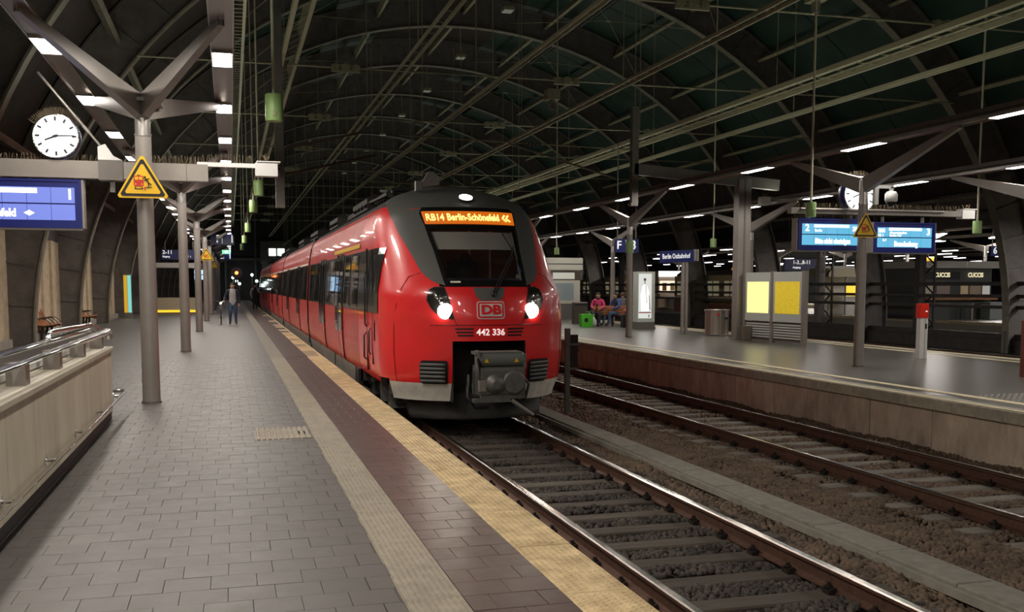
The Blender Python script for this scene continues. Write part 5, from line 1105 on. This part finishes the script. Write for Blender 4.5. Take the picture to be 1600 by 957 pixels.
def stand(lean=0, armL=None, armR=None, stepl=.0):
    J = {'pelvis': (0, 0, .93, .15, .8), 'waist': (0, 0, 1.10, .145, .75), 'chest': (0, 0, 1.32, .17, .72), 'collar': (0, 0, 1.47, .10), 'neck': (0, 0, 1.53, .058), 'head': (0, -.02, 1.655, .095, 1.15), 'crown': (0, -.01, 1.73, .07),
         'hipL': (-.10, 0, .88, .10), 'kneeL': (-.11, -.06-stepl, .50, .068), 'ankL': (-.12, .02+stepl*.4, .10, .045), 'toeL': (-.14, -.15+stepl*.2, .035, .04), 'hipR': (.10, 0, .88, .10), 'kneeR': (.11, -.02, .50, .068), 'ankR': (.12, .06, .10, .045), 'toeR': (.14, -.12, .035, .04),
         'shL': (-.20, 0, 1.43, .07), 'elL': (-.29, .03, 1.15, .052), 'wrL': (-.30, -.10, .92, .036), 'haL': (-.30, -.14, .84, .034), 'shR': (.20, 0, 1.43, .07), 'elR': (.29, .05, 1.15, .052), 'wrR': (.27, -.03, .92, .036), 'haR': (.25, -.05, .84, .034)}
    for s, a in (('L', armL), ('R', armR)):
        if a: J['el'+s] = (*a[0], .052); J['wr'+s] = (*a[1], .036); J['ha'+s] = (*a[2], .034)
    return J
SE = [('pelvis', 'waist', 1), ('waist', 'chest', 1), ('chest', 'collar', 1), ('collar', 'neck', 0), ('neck', 'head', 0), ('head', 'crown', 0), ('pelvis', 'hipL', 2), ('hipL', 'kneeL', 2), ('kneeL', 'ankL', 2), ('ankL', 'toeL', 4), ('pelvis', 'hipR', 2), ('hipR', 'kneeR', 2), ('kneeR', 'ankR', 2), ('ankR', 'toeR', 4),
      ('collar', 'shL', 3), ('shL', 'elL', 3), ('elL', 'wrL', 3), ('wrL', 'haL', 0), ('collar', 'shR', 3), ('shR', 'elR', 3), ('elR', 'wrR', 3), ('wrR', 'haR', 0)]
def fingers(t, at, d, m=skin_m):
    bb = B(); d = Vector(d).normalized(); s = d.cross(Vector((0, 1, 0)))
    if s.length < .1: s = d.cross(Vector((1, 0, 0)))
    s.normalize(); n = d.cross(s)
    for i in range(4):
        p = Vector(at)+s*(.024*(i-1.5)); bb.tube([p, p+d*.045, p+d*.075+n*.018], [.010, .009, .007], 6)
    bb.tube([Vector(at)+s*.035-d*.02, Vector(at)+s*.06+d*.02, Vector(at)+s*.055+d*.05], [.011, .010, .008], 6)
    bb.make('fingers', m, t)
denim = mat('blue_denim', (.05, .085, .16), .8, 0, .2, 10); navy = mat('navy_sleeve', (.018, .02, .045), .8); greysh = mat('pale_grey_shirt', (.42, .41, .41), .8); darkc = mat('dark_cloth', (.025, .025, .028), .85); shoe = mat('dark_shoe', (.02, .02, .024), .6); pinkc = mat('pink_jacket', (.62, .05, .17), .7)
J = stand(armL=((-.33, -.02, 1.16), (-.36, -.20, 1.0), (-.38, -.27, .98)), stepl=.06)
w = person((.08, 45, 0), 0, J, SE, None, [skin_m, greysh, denim, navy, shoe], 'man in raglan shirt and jeans walking with a bicycle'); fingers(w, J['haR'][:3], (0, -.2, -1)); fingers(w, J['haL'][:3], (0, -1, -.3))
# bicycle pushed at his side
bk = empty('bicycle', (-.42, 45, 0), label='slim bicycle with headlamp pushed beside the walking man', cat='bicycle'); tyre = mat('tyre', (.02, .018, .016), .7)
for y in (-.55, .52):
    wh = B().tube([(0, y+.33*math.cos(2*PI*i/28), .35+.33*math.sin(2*PI*i/28)) for i in range(28)], .018, 6, closed=True).make('wheel', tyre, bk); sp = B()
    for i in range(14): a = 2*PI*i/14; sp.cyl((0, y, .35), (0, y+.32*math.cos(a), .35+.32*math.sin(a)), .003, n=3)
    sp.make('spokes', chrome, wh)
B().tube([(0, -.40, .90), (0, -.36, .72), (0, .02, .32), (0, .22, .86)], .017, 6).tube([(0, -.38, .80), (0, .20, .80)], .016, 6).tube([(0, .52, .35), (0, .2, .80)], .012, 6).tube([(0, .52, .35), (0, .02, .32)], .012, 6).tube([(0, -.38, .85), (0, -.46, .6), (0, -.55, .35)], .016, 6).make('frame', mat('tan_frame', (.35, .2, .1), .4), bk)
B().tube([(-.27, -.30, 1.02), (-.2, -.40, 1.02), (0, -.42, .96), (.2, -.40, 1.02), (.27, -.30, 1.02)], .013, 6).make('handlebar', chrome, bk); B().ball((0, .24, .93), .07, .13, .04, 10).make('saddle', black, bk); B().lathe((0, -.50, .92), [(.035, 0), (.045, .06)], 10, axis='y').make('headlamp', emat('bike_lamp', (1, .95, .85), 3), bk); B().cyl((-.09, .02, .3), (.09, .02, .3), .012, n=6).cyl((.02, .02, .3), (.03, .02, .3), .09, n=12).make('crank', steel, bk)
# guard by the train door
J = stand(armR=((.27, -.12, 1.2), (.16, -.33, 1.22), (.12, -.38, 1.24))); g_ = person((1.62, 72, 0), .4, J, SE, None, [skin_m, darkc, darkc, greysh, shoe], 'railway guard in dark vest standing by the train tail'); fingers(g_, J['haL'][:3], (0, -.2, -1)); fingers(g_, J['haR'][:3], (0, -1, .2))
# person beyond the arcade
J = stand(); f_ = person((32.0, 44.6, PZ), .3, J, SE, None, [skin_m, mat('dark_green_coat', (.02, .05, .03), .8), darkc, MATS['dark_green_coat'], shoe], 'person in dark green coat standing by the yellow panel beyond the arcade'); fingers(f_, J['haL'][:3], (0, -.2, -1)); fingers(f_, J['haR'][:3], (0, -.2, -1))
# seated travellers, facing -y
def sit(ly=-.48, foot=-.62, arms=True):
    return {'pelvis': (0, -.06, .53, .15, .85), 'waist': (0, -.04, .70, .14, .75), 'chest': (0, -.06, .93, .16, .72), 'collar': (0, -.07, 1.08, .095), 'neck': (0, -.09, 1.14, .055), 'head': (0, -.13, 1.26, .092, 1.12), 'crown': (0, -.12, 1.33, .07),
            'hipL': (-.11, -.12, .52, .10), 'kneeL': (-.13, ly, .54, .07), 'ankL': (-.13, foot, .12, .045), 'toeL': (-.14, foot-.15, .04, .04), 'hipR': (.11, -.12, .52, .10), 'kneeR': (.13, ly, .54, .07), 'ankR': (.12, foot+.06, .12, .045), 'toeR': (.13, foot-.1, .04, .04),
            'shL': (-.19, -.06, 1.04, .068), 'elL': (-.27, -.14, .80, .05), 'wrL': (-.13, -.34, .72, .035), 'haL': (-.08, -.40, .72, .033), 'shR': (.19, -.06, 1.04, .068), 'elR': (.27, -.14, .80, .05), 'wrR': (.13, -.34, .72, .035), 'haR': (.08, -.40, .72, .033)}
J = sit(); s1 = person((14.62, 38.85, 0), -.5, J, SE, None, [skin_m, pinkc, darkc, pinkc, shoe], 'long haired traveller in pink jacket seated on the island bench', 'long'); fingers(s1, J['haL'][:3], (.4, -1, 0)); fingers(s1, J['haR'][:3], (-.4, -1, 0))
J = sit(-.52, -.66); s2 = person((15.45, 38.85, 0), -1.2, J, SE, None, [skin_m, darkc, denim, mat('blue_sleeve', (.04, .09, .3), .8), shoe], 'traveller in black top and blue jeans leaning back on the bench'); fingers(s2, J['haL'][:3], (.4, -1, 0)); fingers(s2, J['haR'][:3], (-.4, -1, 0))
J = sit(); s3 = person((16.1, 39.9, 0), 2.6, J, SE, None, [skin_m, mat('grey_coat', (.12, .12, .13), .8), darkc, MATS['grey_coat'], shoe], 'traveller in grey coat half hidden behind the second island mast', hair_mat=mat('brown_hair', (.10, .05, .03), .7)); fingers(s3, J['haL'][:3], (.4, -1, 0)); fingers(s3, J['haR'][:3], (-.4, -1, 0))
# luggage
gbag = empty('shopping_bag', (13.85, 38.2, 0), label='bright green shopping bag on the floor before the bench', cat='bag'); B().prism([(-.22, -.15, 0), (.22, -.15, 0), (.26, -.17, .52), (-.26, -.17, .52)], (0, .32, 0)).make('body', mat('lime_bag', (.10, .60, .03), .5), gbag); B().lathe((-.05, -.17, .28), [(.09, 0), (.09, .003)], 10, axis='y').make('print', darkc, gbag); B().tube([(-.12, -.17, .5), (-.08, -.18, .62), (.08, -.18, .62), (.12, -.17, .5)], .012, 6).make('handle', mat('lime_bag', (.10, .60, .03)), gbag)
wbag = empty('plastic_bag', (14.2, 38.3, 0), label='white plastic bag leaning on the green shopping bag', cat='bag'); B().lathe((0, 0, 0), [(.08, 0), (.14, .05), (.13, .25), (.06, .36), (.03, .42)], 12).make('body', mat('white_plastic', (.6, .6, .6), .5), wbag); B().tube([(-.03, 0, .42), (-.05, 0, .5), (.05, 0, .5), (.03, 0, .42)], .01, 5).make('handle', white, wbag)
bp_ = empty('backpack', (15.42, 36.6, 0), label='dark backpack standing right of the second island mast', cat='bag'); B().cbox(-.22, .22, -.15, .15, 0, .62, .10).make('body', mat('slate_fabric', (.045, .055, .065), .8), bp_); B().cbox(-.16, .16, -.22, -.15, .06, .34, .04).make('pocket', darkc, bp_); B().tube([(-.08, 0, .6), (-.06, 0, .7), (.06, 0, .7), (.08, 0, .6)], .015, 6).make('handle', black, bp_); B().box(.12, .17, -.17, -.15, .1, .5).make('strap', mat('teal_strap', (.1, .3, .33), .6), bp_)
rb_ = empty('travel_bag', (15.25, 37.2, 0), label='dark bag with pink bundle on top behind the backpack', cat='bag'); B().cbox(-.25, .25, -.14, .14, 0, .55, .06).make('body', darkc, rb_); B().ball((0, 0, .66), .18, .14, .12).make('bundle', mat('salmon_cloth', (.55, .18, .14), .8), rb_)
sc_ = empty('suitcase', (14.35, 38.75, 0), label='black trolley case between the bench and the green bag', cat='suitcase'); B().cbox(-.2, .2, -.12, .12, .05, .55, .04).make('shell', black, sc_); B().box(-.2, -.14, -.1, .1, 0, .06).box(.14, .2, -.1, .1, 0, .06).make('wheel', black, sc_); B().tube([(-.1, .1, .55), (-.1, .1, .62), (.1, .1, .62), (.1, .1, .55)], .012, 6).make('handle', steel, sc_)
